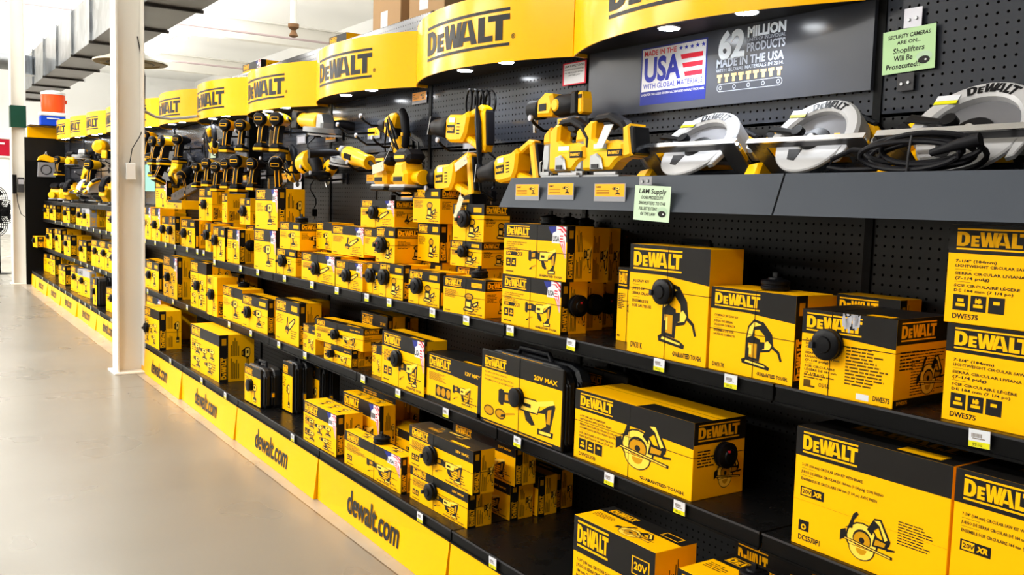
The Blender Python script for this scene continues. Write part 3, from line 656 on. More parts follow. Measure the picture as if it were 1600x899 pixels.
 ('comboF', -8.506, 1.83, 0.235, 0.489, 0.18, 0.291, 1.5, 'lines=1|side=none|topyel=1', 'yellow topped flag carton at the back by the column foot'),
 ('driver', -15.38, 1.85, 1.0, 0.34, 0.26, 0.214, 5.0, 'lines=1|side=strip|hub=front|hu=.4|hv=.6', 'small carton at the far left end of the shelf below the far tools'),
 ('driver', -14.725, 1.85, 1.0, 0.34, 0.26, 0.214, 5.0, 'lines=1|side=strip|hub=front|hu=.4|hv=.6', 'carton second from the far end below the far tools'),
 ('driver', -13.45, 1.85, 1.0, 0.34, 0.26, 0.214, 5.0, 'lines=1|side=strip|hub=front|hu=.4|hv=.6', 'carton third from the far end, plain front'),
 ('driver', -12.411, 1.85, 1.0, 0.421, 0.2, 0.214, 5.0, 'lines=1|side=strip|hub=front|hu=.4|hv=.6', 'narrow carton left of the silver topped carton'),
 ('silver', -11.968, 1.85, 1.0, 0.34, 0.26, 0.214, 5.0, 'lines=1|side=strip|hub=front|hu=.4|hv=.6', 'wide silver topped carton on the far run'),
 ('driver', -10.465, 1.85, 1.0, 0.607, 0.2, 0.214, 5.0, 'lines=1|side=strip|hub=front|hu=.4|hv=.6', 'leaning carton just left of the white column, upper far shelf'),
 ('plain', -15.4, 1.7, 0.575, 0.3, 0.3, 0.163, 5.0, 'lines=1|side=strip|hub=front|hu=.4|hv=.6|yel=1', 'yellow carton sticking out past the far end of the run'),
 ('driver', -15.05, 1.84, 0.575, 0.34, 0.26, 0.295, 5.0, 'lines=1|side=strip|hub=front|hu=.4|hv=.6', 'black fronted carton near the far end of the run'),
 ('driver', -14.176, 1.84, 0.575, 0.34, 0.26, 0.319, 5.0, 'lines=1|side=strip|hub=front|hu=.4|hv=.6', 'carton third from the far end on the low far shelf'),
 ('driver', -13.356, 1.84, 0.575, 0.34, 0.26, 0.264, 5.0, 'lines=1|side=strip|hub=front|hu=.4|hv=.6', 'combo carton fourth from the far end on the low far shelf'),
 ('driver', -12.159, 1.84, 0.575, 0.34, 0.26, 0.252, 5.0, 'lines=1|side=strip|hub=front|hu=.4|hv=.6', 'square carton in the middle of the low far shelf'),
 ('driver', -11.305, 1.84, 0.575, 0.474, 0.2, 0.299, 5.0, 'lines=1|side=strip|hub=front|hu=.4|hv=.6', 'carton left one of a touching pair on the low far shelf'),
 ('driver', -10.793, 1.84, 0.575, 0.472, 0.2, 0.308, 5.0, 'lines=1|side=strip|hub=front|hu=.4|hv=.6', 'carton right one of a touching pair on the low far shelf'),
 ('driver', -10.286, 1.84, 0.575, 0.466, 0.2, 0.279, 5.0, 'lines=1|side=strip|hub=front|hu=.4|hv=.6', 'carton just left of the white column on the low far shelf'),
 ('driver', -15.36, 1.84, 0.215, 0.63, 0.22, 0.264, 5.0, 'lines=1|side=strip', 'leaning carton on the base shelf at the far end'),
 ('driver', -14.7, 1.84, 0.215, 0.3, 0.26, 0.286, 5.0, 'lines=1|side=strip', 'carton behind the leaning one at the far end of the base shelf'),
 ('driver', -13.172, 1.75, 0.215, 0.34, 0.26, 0.248, 5.0, 'lines=1|side=strip', 'yellow carton with black lid on the far base shelf'),
 ('driver', -12.175, 1.75, 0.215, 0.472, 0.22, 0.301, 5.0, 'lines=1|side=strip|hub=front|hu=.4|hv=.6', 'carton with disc right of the black lidded one on the far base shelf'),
 ('silver', -11.658, 1.75, 0.215, 0.521, 0.22, 0.299, 5.0, 'lines=1|side=strip|hub=front|hu=.4|hv=.6', 'silver topped carton on the far base shelf, left of the black case'),
 ('driver', -9.934, 1.75, 0.215, 0.58, 0.22, 0.243, 5.0, 'lines=1|side=strip|hub=front|hu=.4|hv=.6', 'two picture carton on the base shelf just left of the white column'),
 ('jig', -1.811, 1.98, 0.96, 0.275, 0.12, 0.21, 0.0, 'lines=1|side=strip|topyel=1', 'second jig saw carton in the row behind the corrugated one'),
 ('jig', -1.511, 2.045, 0.96, 0.184, 0.09, 0.221, 0.0, 'lines=1|side=strip|topyel=1', 'shaded carton at the back of the shelf behind the torn film carton'),
 ('recip', -4.277, 1.96, 0.585, 0.3, 0.097, 0.248, 0.0, 'lines=1|side=strip|sw=.3', 'dark carton deep on the lower shelf above the flag cornered saw carton'),
 ('recip', -4.308, 2.08, 0.585, 0.3, 0.065, 0.233, 0.0, 'lines=1|side=strip|sw=.3', 'shaded carton behind it at the back of the lower shelf'),
 ('driver', -6.621, 1.97, 0.585, 0.3, 0.131, 0.269, 0.0, 'lines=1|side=strip|sw=.3', 'driver carton in the shade behind the yellow topped combo carton'),
 ('plain', -3.351, 1.97, 0.96, 0.221, 0.11, 0.169, 3.0, 'lines=1|side=plain', 'carton underneath the two small stacked sander cartons'),
 ('plain', -4.142, 1.964, 0.96, 0.161, 0.072, 0.164, 1.5, 'lines=1|side=plain', 'carton under the hidden one beside the wide sheet sander carton'),
 ('plain', -4.525, 1.964, 0.96, 0.374, 0.066, 0.149, 1.5, 'lines=1|side=plain', 'carton under the flag cornered drill carton'),
 ('plain', -4.254, 2.044, 0.96, 0.288, 0.08, 0.299, 1.5, 'lines=1|side=plain', 'carton under the small high grinder carton'),
 ('plain', -3.663, 1.97, 0.96, 0.181, 0.11, 0.169, 1.5, 'lines=1|side=plain', 'carton under the dark sided one'),
 ('plain', -4.813, 1.954, 0.96, 0.193, 0.11, 0.159, 1.5, 'lines=1|side=plain', 'carton under the hidden driver carton'),
 ('plain', -8.764, 1.982, 1.0, 0.39, 0.15, 0.239, 1.5, 'lines=1|side=plain', 'carton under the tall one behind the slotted black bar'),
 ('recipf', -7.05, 2.22, 2.222, 0.42, 0.16, 0.17, 0.0, 'lines=1|side=plain', 'small flag cornered carton lying on top of the fifth header'),
 ('driver', -5.42, 2.24, 2.222, 0.26, 0.16, 0.16, 0.0, 'lines=1|side=none', 'small black banded carton peeking over the third header')]
CASES = [(-2.836, 1.785, 0.585, 0.5, 0.125, 0.277, 'wide black sleeved reciprocating saw case in the middle of the lower shelf', 'wide', 0),
 (-5.137, 1.63, 0.235, 0.288, 0.12, 0.219, 'front black moulded drill case with a yellow label on the base shelf', 'std', 2),
 (-4.816, 1.74, 0.235, 0.162, 0.12, 0.277, 'black moulded drill case standing behind the front one on the base shelf', 'nohub', 2),
 (-4.752, 1.87, 0.235, 0.153, 0.12, 0.249, 'black moulded case in the shade behind the other two on the base shelf', 'nohub', 2),
 (-10.513, 1.72, 0.215, 0.216, 0.22, 0.301, 'black moulded case on the far base shelf left of the near white column', 'std', 2),
 (-2.177, 1.965, 0.96, 0.326, 0.13, 0.312, 'dark moulded case inside the sleeve of the tall jig saw kit', 'nohub', 0),
 (-2.514, 2.0, 0.585, 0.242, 0.12, 0.249, 'dark volts marked case in the shade behind the wide black sleeved case', 'wide', 0)]
PAPERS = [('shoplifting_notice', -1.484, 2.138, 1.75, 0.146, 0.109, GREEN, [('SECURITY CAMERAS', 0.8, 0.09, 0.8), ('ARE ON...', 0.66, 0.08, 0.45), ('Shoplifters', 0.46, 0.12, 0.6), ('Will Be', 0.28, 0.12, 0.36), ('Prosecuted!!', 0.1, 0.12, 0.66)], 'light green security camera notice on the pegboard above the large saw', dict(eye=True, rot=-2)), ('shoplifting_notice', -1.997, 1.757, 1.356, 0.147, 0.098, GREEN2, [('L&M Supply', 0.78, 0.13, 0.76), ('DOES PROSECUTE', 0.62, 0.09, 0.6), ('SHOPLIFTERS TO THE', 0.46, 0.09, 0.74), ('FULLEST EXTENT', 0.3, 0.09, 0.52), ('OF THE LAW', 0.15, 0.09, 0.42)], 'pale green notice hanging from the face of the display ledge', dict(eye=True, rot=2)), ('shoplifting_notice', -2.869, 2.138, 1.848, 0.143, 0.084, WHT, [('L&M SUPPLY DOES', 0.8, 0.09, 0.84), ('PROSECUTE SHOPLIFTERS', 0.66, 0.06, 0.84), ('TO THE FULLEST EXTENT', 0.52, 0.06, 0.84), ('OF THE LAW', 0.4, 0.06, 0.5)], 'white notice with a red border, left of the graphic panel', dict(eye=False, border=RED)), ('shoplifting_notice', -7.652, 2.138, 1.703, 0.18, 0.108, GREEN2, [('Shoplifters', 0.6, 0.1, 0.8), ('Will Be', 0.4, 0.1, 0.6)], 'tiny green notice beside the black post above the lower drills', dict(eye=False)), ('mint_sheet', -9.967, 2.138, 1.43, 0.42, 0.269, MINT, [], 'mint green sheet right beside the near white column', dict(eye=False))]
PLATES = [(-1.432, 2.14, 1.862, 0.05, 0.049, SIL, 'silver mounting plate above the green security notice'), (-1.44, 2.14, 1.705, 0.047, 0.045, DGY, 'dark mounting plate below the green security notice'), (-1.986, 1.765, 1.454, 0.053, 0.024, PKT, 'clear hang tab holding the pale green notice')]
# ---------------------------------------------------------------- printed pictures of tools (2D, unit square)
D_RECIP = [(INK, [(0, .42), (.05, .36), (.10, .38), (.10, .72), (.05, .74), (0, .70)]), (INK, [(.10, .44), (.26, .46), (.40, .44), (.42, .66), (.26, .72), (.10, .68)]),
           (MID, [(.12, .50), (.24, .52), (.24, .66), (.12, .64)]), (INK, [(.38, .40), (.70, .42), (.74, .66), (.66, .74), (.40, .72)]), (HI, [(.41, .43), (.69, .45), (.72, .64), (.65, .71), (.42, .69)]),
           (INK, [(.45, .52), (.58, .52), (.58, .60), (.45, .60)]), (INK, [(.68, .46), (.96, .80), (.98, .70), (.90, .10), (.78, .04), (.76, .14), (.84, .24), (.82, .50)]),
           (HI, [(.66, .70), (.94, .84), (.97, .76), (.82, .66), (.72, .62)]), (MID, [(.86, .60), (.92, .64), (.90, .30), (.84, .30)]),
           (INK, [(.70, .00), (.95, .02), (.96, .14), (.70, .13)]), (HI, [(.73, .03), (.92, .05), (.92, .11), (.73, .10)]),
           (INK, [(.46, .42), (.56, .42), (.66, .18), (.60, .14), (.50, .22)]), (MID, [(.12, .20), (.30, .28), (.31, .24), (.13, .15)]), (INK, [(.06, .14), (.14, .18), (.14, .12), (.05, .08)])]
def _saw():
    L = [(INK, circ(.42, .46, .30, .34)), (HI, circ(.42, .46, .27, .31)), (INK, circ(.42, .46, .17, .20)), (MID, circ(.42, .44, .15, .17)), (INK, circ(.42, .44, .05, .06)),
         (INK, [(.05, .36), (.96, .26), (.97, .32), (.05, .42)]), (HI, [(.07, .38), (.93, .28), (.93, .30), (.07, .40)]),
         (INK, circ(.42, .30, .24, .26, 180, 360, 12)), (HI, circ(.42, .29, .22, .23, 180, 360, 12)), (MID, circ(.42, .27, .10, .12, 180, 360, 8)),
         (INK, [(.50, .70), (.62, .96), (.74, .98), (.92, .60), (.90, .50), (.80, .48), (.78, .60), (.70, .80), (.62, .72), (.60, .60)]),
         (HI, [(.62, .92), (.72, .94), (.87, .62), (.82, .58), (.72, .84)]), (INK, [(.60, .40), (.86, .42), (.90, .56), (.64, .62)]), (MID, [(.64, .44), (.82, .46), (.84, .54), (.66, .56)]),
         (INK, [(.10, .60), (.16, .64), (.24, .92), (.30, .98), (.34, .94), (.26, .80), (.24, .62)]), (INK, [(.86, .40), (1.0, .44), (1.0, .47), (.86, .46)]), (INK, [(.02, .30), (.14, .42), (.12, .58), (.02, .52)])]
    return L
D_CIRC = _saw()
D_JIG = [(INK, [(.14, .06), (.70, .00), (.72, .06), (.60, .12), (.20, .18), (.12, .14)]), (HI, [(.20, .10), (.62, .05), (.62, .08), (.22, .14)]),
         (INK, [(.20, .18), (.50, .14), (.52, .40), (.50, .60), (.34, .66), (.20, .56)]), (MID, [(.24, .22), (.44, .20), (.44, .50), (.26, .50)]), (HI, [(.27, .26), (.33, .26), (.33, .46), (.27, .46)]),
         (INK, [(.20, .56), (.24, .84), (.36, 1.0), (.56, .96), (.74, .74), (.78, .50), (.70, .38), (.52, .34), (.52, .42), (.62, .50), (.60, .68), (.48, .80), (.38, .78), (.36, .64)]),
         (HI, [(.23, .60), (.27, .82), (.37, .95), (.52, .90), (.36, .84), (.33, .66)]), (HI, [(.56, .40), (.70, .43), (.74, .52), (.66, .60), (.56, .52)]), (INK, [(.50, .40), (.60, .42), (.60, .56), (.50, .55)]),
         (INK, [(.76, .52), (.90, .42), (.96, .24), (.92, .22), (.86, .38), (.74, .46)]), (INK, [(.22, .14), (.28, .14), (.28, .40), (.22, .40)])]
D_DRILL = [(INK, [(.02, .66), (.18, .62), (.40, .58), (.72, .58), (.80, .72), (.78, .90), (.66, .96), (.36, .94), (.18, .88), (.02, .82)]), (HI, [(.36, .62), (.68, .62), (.75, .74), (.74, .88), (.64, .92), (.36, .90)]),
           (MID, [(.06, .70), (.16, .67), (.16, .82), (.06, .78)]), (INK, [(.46, .72), (.62, .72), (.62, .84), (.46, .84)]), (INK, [(.44, .60), (.62, .58), (.66, .26), (.48, .24)]), (MID, [(.48, .54), (.54, .54), (.56, .30), (.50, .30)]),
           (INK, [(.34, .04), (.78, .04), (.80, .24), (.72, .28), (.38, .26)]), (HI, [(.38, .08), (.74, .08), (.74, .14), (.38, .14)])]
D_SAND = [(INK, [(.20, .04), (.66, .00), (.78, .12), (.76, .20), (.26, .24), (.18, .14)]), (HI, [(.24, .10), (.66, .06), (.70, .14), (.26, .18)]), (INK, [(.28, .22), (.62, .18), (.66, .50), (.60, .66), (.34, .68), (.28, .50)]),
          (HI, [(.34, .28), (.56, .26), (.58, .48), (.34, .50)]), (INK, circ(.48, .74, .24, .18)), (MID, circ(.48, .74, .19, .12)), (INK, [(.62, .40), (.96, .60), (1.0, .52), (.94, .34), (.72, .22)]), (HI, [(.74, .40), (.92, .50), (.90, .40), (.76, .32)])]
D_GRIND = [(INK, [(.04, .30), (.30, .20), (.34, .34), (.30, .52), (.10, .56), (.02, .44)]), (MID, circ(.16, .32, .13, .07)), (INK, [(.24, .46), (.40, .70), (.88, .96), (.98, .90), (.96, .78), (.56, .46), (.34, .34)]),
           (HI, [(.34, .52), (.44, .66), (.84, .88), (.88, .80), (.54, .52), (.40, .44)]), (INK, [(.14, .50), (.24, .48), (.30, .92), (.22, .96)])]
D_MANY = [(a, [(x * .42 + dx, z * .42 + dz) for x, z in p]) for dx, dz in ((.0, .50), (.30, .42), (.60, .52), (.02, .02), (.52, .0)) for a, p in D_DRILL]
def draw(M, D, fn, x, z, w_, h_):
    for k, (m, p) in enumerate(D):
        e = 0.00003 * k
        M.flat([[(x + a * w_, z + b * h_) for a, b in p]], lambda u, v: fn(u, v, e), m)
PIC = {'recip': D_RECIP, 'recipf': D_RECIP, 'circ': D_CIRC, 'circsaw2': D_CIRC, 'worm': D_CIRC, 'jig': D_JIG, 'driver': D_DRILL, 'driverf': D_DRILL, 'sander': D_SAND,
       'grinder': D_GRIND, 'grinderf': D_GRIND, 'combo': D_MANY, 'combof': D_MANY, 'comboF': D_MANY, 'comboB': D_MANY, 'plain': D_DRILL, 'dense': D_CIRC, 'v12': D_RECIP, 'v20': D_CIRC, 'silver': D_DRILL}
TXT = {
 'dwe575': ['7-1/4" (184mm)', 'LIGHTWEIGHT CIRCULAR SAW', '-', 'SIERRA CIRCULAR LIVIANA DE 184 mm', '(7-1/4 pulg)', '-', 'SCIE CIRCULAIRE LÉGÈRE', 'DE 184 mm (7 1/4 po)'],
 'dwe575s': ['7-1/4" (184mm)', 'LIGHTWEIGHT', 'CIRCULAR SAW', '-', 'SIERRA CIRCULAR', 'LIVIANA DE 184 mm', '(7-1/4 pulg)', '-', 'SCIE CIRCULAIRE', 'LÉGÈRE DE 184 mm', '(7 1/4 po)'],
 'dcs570': ['7-1/4" (184 mm) CIRCULAR SAW KIT WITH BRAKE', '-', 'JUEGO DE SIERRA CIRCULAR DE 184 mm (7-1/4 pulg) CON FRENO', '-', 'ENSEMBLE SCIE CIRCULAIRE 184 mm (7 1/4 po) AVEC FREIN'],
 'dws535': ['7-1/4" (184 mm) WORM DRIVE', 'CIRCULAR SAW WITH ELECTRIC BRAKE', '-', 'SIERRA CIRCULAR DE 184 mm (7-1/4 pulg)', 'CON IMPULSION SIN FIN Y FRENO ELÉCTRICO', '-', 'SCIE CIRCULAIRE A VIS SANS FIN AVEC', 'FREIN ÉLECTRIQUE 184 mm (7-1/4 po)'],
 'dw317': ['COMPACT JIG SAW KIT', '-', 'JUEGO DE SIERRA', 'CALADORA COMPACTA', '-', 'ENSEMBLE DE SCIE', 'SAUTEUSE COMPACTE'],
 'dw331': ['JIG SAW KIT', '-', 'JUEGO DE', 'SIERRA CALADORA', '-', 'ENSEMBLE DE', 'SCIE SAUTEUSE'],
 'recip': ['COMPACT RECIPROCATING SAW KIT', 'JUEGO COMPACTO DE SIERRA', 'ALTERNATIVA', 'ENSEMBLE DE SCIE', 'ALTERNATIVE COMPACTE'],
 'dcs': ['7-1/4" (184 mm) CIRCULAR SAW KIT', 'JUEGO DE SIERRA CIRCULAR DE', '184 mm (7-1/4 pulg)', 'ENSEMBLE SCIE CIRCULAIRE', '184 mm (7 1/4 po)'],
}
MODEL = {'dwe575': 'DWE575', 'dwe575s': 'DWE575', 'dcs570': 'DCS570P1', 'dws535': 'DWS535B', 'dw317': 'DW317K', 'dw331': 'DW331K'}
def opts(s):
    d = {}
    for q in s.split('|'):
        if '=' in q: a, b = q.split('='); d[a] = b
    return d
def flag(M, F, x0, x1, z0, z1, big):
    """printed corner flag: blue stars, white badge, sweeping stripes"""
    W_, H_ = x1 - x0, z1 - z0
    P = lambda pts: [[(x0 + a * W_, z0 + b * H_) for a, b in p] for p in pts]
    E = lambda e: (lambda u, v: F(u, v, e))
    M.flat(P([[(0, .97), (.55, 1), (.55, .62), (.30, .66), (.10, .84)]]), E(.0001), BLU)
    M.flat(P([[(.45, 1), (1, 1), (1, .55), (.45, .60)]]), E(.00012), WHT)
    M.flat(P([[(.50, 1), (.74, .97), (1, .80), (1, .90), (.80, 1)], [(.45, .90), (.70, .88), (1, .66), (1, .74), (.72, .93)]]), E(.00014), RED)
    L_ = lambda t: .42 + .54 * t ** .55
    for k in range(6):
        for i in range(8):
            t0, t1 = i / 8, (i + 1) / 8
            f = lambda t, q: (L_(t) + (1.0 - L_(t)) * q / 6, .58 * (1 - t))
            M.flat(P([[f(t0, k), f(t0, k + 1), f(t1, k + 1), f(t1, k)]]), E(.00014), RED if k % 2 == 0 else WHT)
    M.flat(P([[(.22, .46), (.86, .46), (.90, .80), (.50, .86), (.26, .78)]]), E(.0003), WHT)
    for k in range(3): M.flat(P([rect(.66, .84, .50 + k * .09, .54 + k * .09)]), E(.00034), RED)
    if big: put_text(M, lambda u, v: F(u, v, .00034), 'USA', x0 + .26 * W_, z0 + .52 * H_, .17 * H_, INK, width=.38 * W_, bold=.03)
    else: M.flat(P([rect(.28, .38, .54, .70), rect(.41, .49, .54, .70), rect(.52, .62, .54, .70)]), E(.00034), INK)
def make_carton(i, rec, first_of={}):
    kind, x, y, z, w_, d, h, rot, op, label = rec
    O = opts(op); rng = random.Random(i * 13 + 5)
    M = MB(); e0 = 0.0004
    near = x > -4.9
    yel = YEL
    far = x < -7
    # body, slightly soft corners
    M.box(0, w_, 0, d, 0, h, yel, 0.0012)
    F = lambda u, v, e=0.0: (u, -e0 - e, v)
    S = lambda u, v, e=0.0: (w_ + e0 + e, u, v)
    T = lambda u, v, e=0.0: (u, v, h + e0 + e)
    B = INK if kind != 'silver' else SIL
    allyel = O.get('yel') == '1'
    band = .29 if h < .26 else .24
    if kind == 'v12': band = .34
    if kind == 'v20': band = .42
    if kind == 'jig': band = .26
    zb = h * (1 - band)
    # ---- front
    if not allyel:
        M.flat([rect(0, w_, zb, h)], F, B)
        if kind in ('recip', 'recipf', 'comboF') and not near: M.flat([[(w_ * .55, zb), (w_, zb * .86), (w_, zb), (w_ * .55, zb + .001)]], F, B)
        if kind in ('jig', 'circ', 'dense', 'worm', 'v12'): M.flat([[(w_ * .0, zb), (w_ * .45, zb), (w_, zb - .05 * h), (w_, zb + .001)]], lambda u, v: F(u, v, .00005), B)
    lg = INK if allyel else (YEL if near or kind != 'silver' else INK)
    lh = h * band * .50
    frac = {'circ': .62, 'dense': .60, 'jig': .62, 'circsaw2': .38, 'worm': .30, 'v12': .56, 'v20': .40}.get(kind, .40)
    if 'f' in kind[-1:] or kind == 'comboF': frac = min(frac, .42)
    lw = min(w_ * frac, lh * 4.22 * 1.25); lx = w_ * .05
    sxx = lw / (lh * 4.22)
    lz = zb + (h - zb - lh) * .5 - (.02 * h if kind == 'v20' else 0)
    if kind == 'v20': lz = h - lh - h * .09
    Fl = lambda u, v: F(u, v, .0001)
    if far or x < -5.6: # lettering as a framed plate, as it reads at that distance, letters still cut
        put_logo(M, Fl, lx, lz, lh, lg, sx=sxx)
    else:
        put_logo(M, Fl, lx, lz, lh, lg, sx=sxx)
    isflag = kind in ('recipf', 'grinderf', 'driverf', 'combof', 'comboF')
    if isflag: flag(M, F, w_ * .72, w_ * .985, h * .42, h * .985, x > -3.9)
    elif kind in ('sander', 'driver', 'plain', 'grinder') and not allyel and O.get('side') != 'none':
        M.flat([rect(w_ * .68, w_ * .92, zb + .25 * (h - zb), zb + .68 * (h - zb))], Fl, YEL)
        for k in range(3): M.flat([rect(w_ * .70, w_ * .90, zb + (.31 + .12 * k) * (h - zb), zb + (.36 + .12 * k) * (h - zb))], lambda u, v: F(u, v, .00015), MID)
    if kind == 'recip' and near: put_text(M, Fl, '20V MAX', w_ * .74, zb + .35 * (h - zb), (h - zb) * .2, YEL, width=w_ * .2, bold=.02)
    if kind == 'v12': put_text(M, Fl, '12V MAX', w_ * .70, zb + .28 * (h - zb), (h - zb) * .2, YEL, width=w_ * .27, bold=.03)
    # text
    L = O.get('lines', '2'); tw = {'circ': .60, 'dense': .45, 'circsaw2': .56, 'worm': .36, 'jig': .30, 'v20': .5}.get(kind, .34)
    ink = INK2 if not near else INK
    if L in TXT:
        rows = TXT[L]; nr = len(rows); top = zb - .05 * h
        span = {'circ': .40, 'dense': .50, 'circsaw2': .20, 'worm': .40, 'jig': .32, 'recipf': .20}.get(kind, .34) * h
        lhh = span / (nr + .2)
        mx = max(len(r) for r in rows)
        cw = min(tw * w_ / mx, lhh * .62)
        zz = top
        for r in rows:
            if r == '-':
                M.flat([rect(lx, lx + w_ * .10, zz - lhh * .35, zz - lhh * .28)], F, ink); zz -= lhh * .55; continue
            zz -= lhh
            put_text(M, F, r, lx, zz + lhh * .18, lhh * .56, ink, width=cw * len(r), bold=.028, res=1)
        zrest = zz
    else:
        n = int(L) * 2 + 1
        greek(M, F, lx, h * .44, w_ * tw, zb - h * .49, n + 2 if near else min(n + 1, 6), INK if near else INK2, rng, .5 if near else .42)
        if not far and h > .1: greek(M, F, w_ * .66, h * .14, w_ * .28, h * .22, 4, INK2, rng, .4)
        zrest = h * .42
    md = MODEL.get(L)
    if md and kind != 'dense': put_text(M, F, md, lx, h * .05, h * (.045 if kind == 'circsaw2' else .05), INK, width=w_ * .16, bold=.03)
    else: M.flat([rect(lx, lx + w_ * .13, h * .06, h * .085)], F, INK2)
    # picture
    D = PIC[kind]
    px, pz, pw, ph = .42, .10, .44, .56
    if kind == 'circsaw2': px, pz, pw, ph = .34, .05, .36, .40
    if kind == 'worm': px, pz, pw, ph = .38, .12, .46, .72
    if kind == 'jig': px, pz, pw, ph = .34, .12, .56, .56
    if kind == 'circ': px, pz, pw, ph = .66, .08, .45, .50
    if kind == 'dense': px, pz, pw, ph = .0, .0, 0, 0
    if kind.startswith('combo'): px, pz, pw, ph = .06, .06, .84, .62
    if kind == 'v12': px, pz, pw, ph = .50, .14, .32, .46
    if kind == 'v20': px, pz, pw, ph = .5, .05, 0, 0
    if kind == 'plain': px, pz, pw, ph = .5, .12, .34, .45
    if pw: draw(M, D, lambda u, v, e=0.0: F(u, v, .0002 + e), px * w_, pz * h, pw * w_, ph * h)
    if kind == 'v12':
        M.flat([rect(0, w_, 0, h * .07), rect(w_ * .93, w_, 0, h * .8)], lambda u, v: F(u, v, .0002), INK)
        for k in range(3): M.flat([circ(w_ * (.24 + .09 * k), h * .24, w_ * .038, h * .09)], lambda u, v: F(u, v, .0003), MID)
        M.flat([rect(w_ * .18, w_ * .46, h * .12, h * .36)], lambda u, v: F(u, v, .00025), INK)
    if kind in ('circ', 'dense', 'worm', 'recip', 'recipf', 'combo', 'combof', 'circsaw2') and x > -5.5:
        n = 3 if kind in ('circ', 'worm', 'dense') else 2
        bs = min(.10 * w_, .16 * h); zb2 = max(h * .13, min(zrest - bs - .02 * h, h * .17))
        if kind == 'worm': zb2 = h * .14
        if kind not in ('circsaw2', 'dense'):
            for k in range(n):
                M.flat([rect(lx + k * bs * 1.15, lx + k * bs * 1.15 + bs, zb2, zb2 + bs)], F, INK)
                M.flat([rect(lx + k * bs * 1.15 + bs * .2, lx + k * bs * 1.15 + bs * .8, zb2 + bs * (.25 + .2 * (k == 2)), zb2 + bs * .45), rect(lx + k * bs * 1.15 + bs * .3, lx + k * bs * 1.15 + bs * .7, zb2 + bs * .55, zb2 + bs * .75)], Fl, YEL)
    if kind == 'circ':
        bs = min(.10 * w_, .16 * h)
        put_text(M, lambda u, v: F(u, v, .0002), '15', lx + bs * 1.4, h * .13 + bs * .55, bs * .3, YEL, bold=.03)
    if kind == 'circsaw2':
        M.flat([rect(lx, lx + w_ * .17, h * .425, h * .505)], F, INK); M.flat([rect(lx + .004, lx + w_ * .08, h * .435, h * .495)], Fl, YEL)
        put_text(M, lambda u, v: F(u, v, .0002), '20V', lx + .006, h * .45, h * .032, INK, width=w_ * .065, bold=.03)
        put_text(M, lambda u, v: F(u, v, .0002), 'XR', lx + w_ * .095, h * .447, h * .038, YEL, width=w_ * .06, bold=.05, skew=.2)
        M.flat([rect(lx, lx + w_ * .075, h * .13, h * .22)], F, INK); M.flat([circ(lx + w_ * .037, h * .165, w_ * .018, h * .025)], Fl, YEL); M.flat([circ(lx + w_ * .037, h * .165, w_ * .009, h * .012)], lambda u, v: F(u, v, .0002), INK)
        greek(M, F, w_ * .71, h * .30, w_ * .24, h * .19, 9, INK, rng, .4)
        if O.get('seam'): M.flat([rect(0, w_, h * .385, h * .388)], F, MID)
    if kind == 'dense':
        greek(M, F, w_ * .50, h * .18, w_ * .44, h * .46, 12, INK2, rng, .5)
        greek(M, F, lx, h * .17, w_ * .34, h * .06, 2, INK2, rng, .5)
        put_text(M, F, 'OSHA', w_ * .22, h * .085, h * .05, INK, width=w_ * .12)
        M.flat([rect(lx, lx + w_ * .08, h * .075, h * .15)], F, INK2)
        M.flat([rect(w_ * .63, w_ * .76, h * .03, h * .10)], F, WHT)
        put_text(M, F, 'DWE575', w_ * .80, h * .05, h * .055, INK, width=w_ * .17, bold=.03)
    if kind == 'v20':
        M.flat(ring(rect(w_ * .74, w_ * .94, h * .66, h * .86), rect(w_ * .75, w_ * .93, h * .67, h * .85)), Fl, YEL)
        put_text(M, Fl, '20V', w_ * .765, h * .72, h * .08, YEL, width=w_ * .15, bold=.03)
    if kind in ('recip', 'recipf') and x > -3.3 and L == 'recip':
        M.flat([rect(lx, w_ * .32, h * .38, h * .455)], F, INK)
        put_text(M, Fl, 'XR', w_ * .23, h * .39, h * .055, YEL, width=w_ * .08, bold=.04, skew=.2); put_text(M, Fl, '20V', lx + .006, h * .395, h * .045, YEL, width=w_ * .07, bold=.03)
    if x > -5 and kind not in ('dense', 'v20', 'v12', 'circsaw2') and w_ > .2:
        put_text(M, F, 'GUARANTEED TOUGH.', w_ * .60, h * .045, h * .04, INK, width=w_ * .35, bold=.04, res=1)
    # ---- right side
    sd = O.get('side', 'none')
    if sd == 'strip':
        sw = float(O.get('sw', '.30')) * d
        if far: sw = d * .3
        M.flat([rect(0, sw, 0, h)], S, B)
        lh2 = sw * .52; L2 = min(h * .46, lh2 * 4.22 * 1.2)
        put_logo(M, lambda u, v: S(u, v, .0001), sw * .78, h * .06, lh2, YEL, sx=L2 / (lh2 * 4.22), vert=True)
        M.flat([rect(sw * .28, sw * .78, h * .78, h * .92)], lambda u, v: S(u, v, .0001), MID)
        if d - sw > .03:
            a = sw + (d - sw) * .1; b = sw + (d - sw) * .45
            for k in range(5): M.flat([rect(a + (b - a) * k / 5, a + (b - a) * (k + .5) / 5, h * .06, h * rng.uniform(.3, .5)), rect(a + (b - a) * k / 5, a + (b - a) * (k + .5) / 5, h * .54, h * rng.uniform(.7, .94))], S, INK2)
            draw(M, D_DRILL if kind not in ('recip', 'recipf') else D_RECIP, lambda u, v, e=0.0: S(u, v, e), sw + (d - sw) * .5, h * .15, (d - sw) * .44, h * .6)
    elif sd == 'band':
        M.flat([rect(0, d, zb, h)], S, B)
        put_logo(M, lambda u, v: S(u, v, .0001), d * .08, lz, lh, YEL, sx=min(d * .8, lh * 4.22 * 1.2) / (lh * 4.22))
        greek(M, S, d * .08, h * .42, d * .38, zb - h * .48, 6, INK if near else INK2, rng)
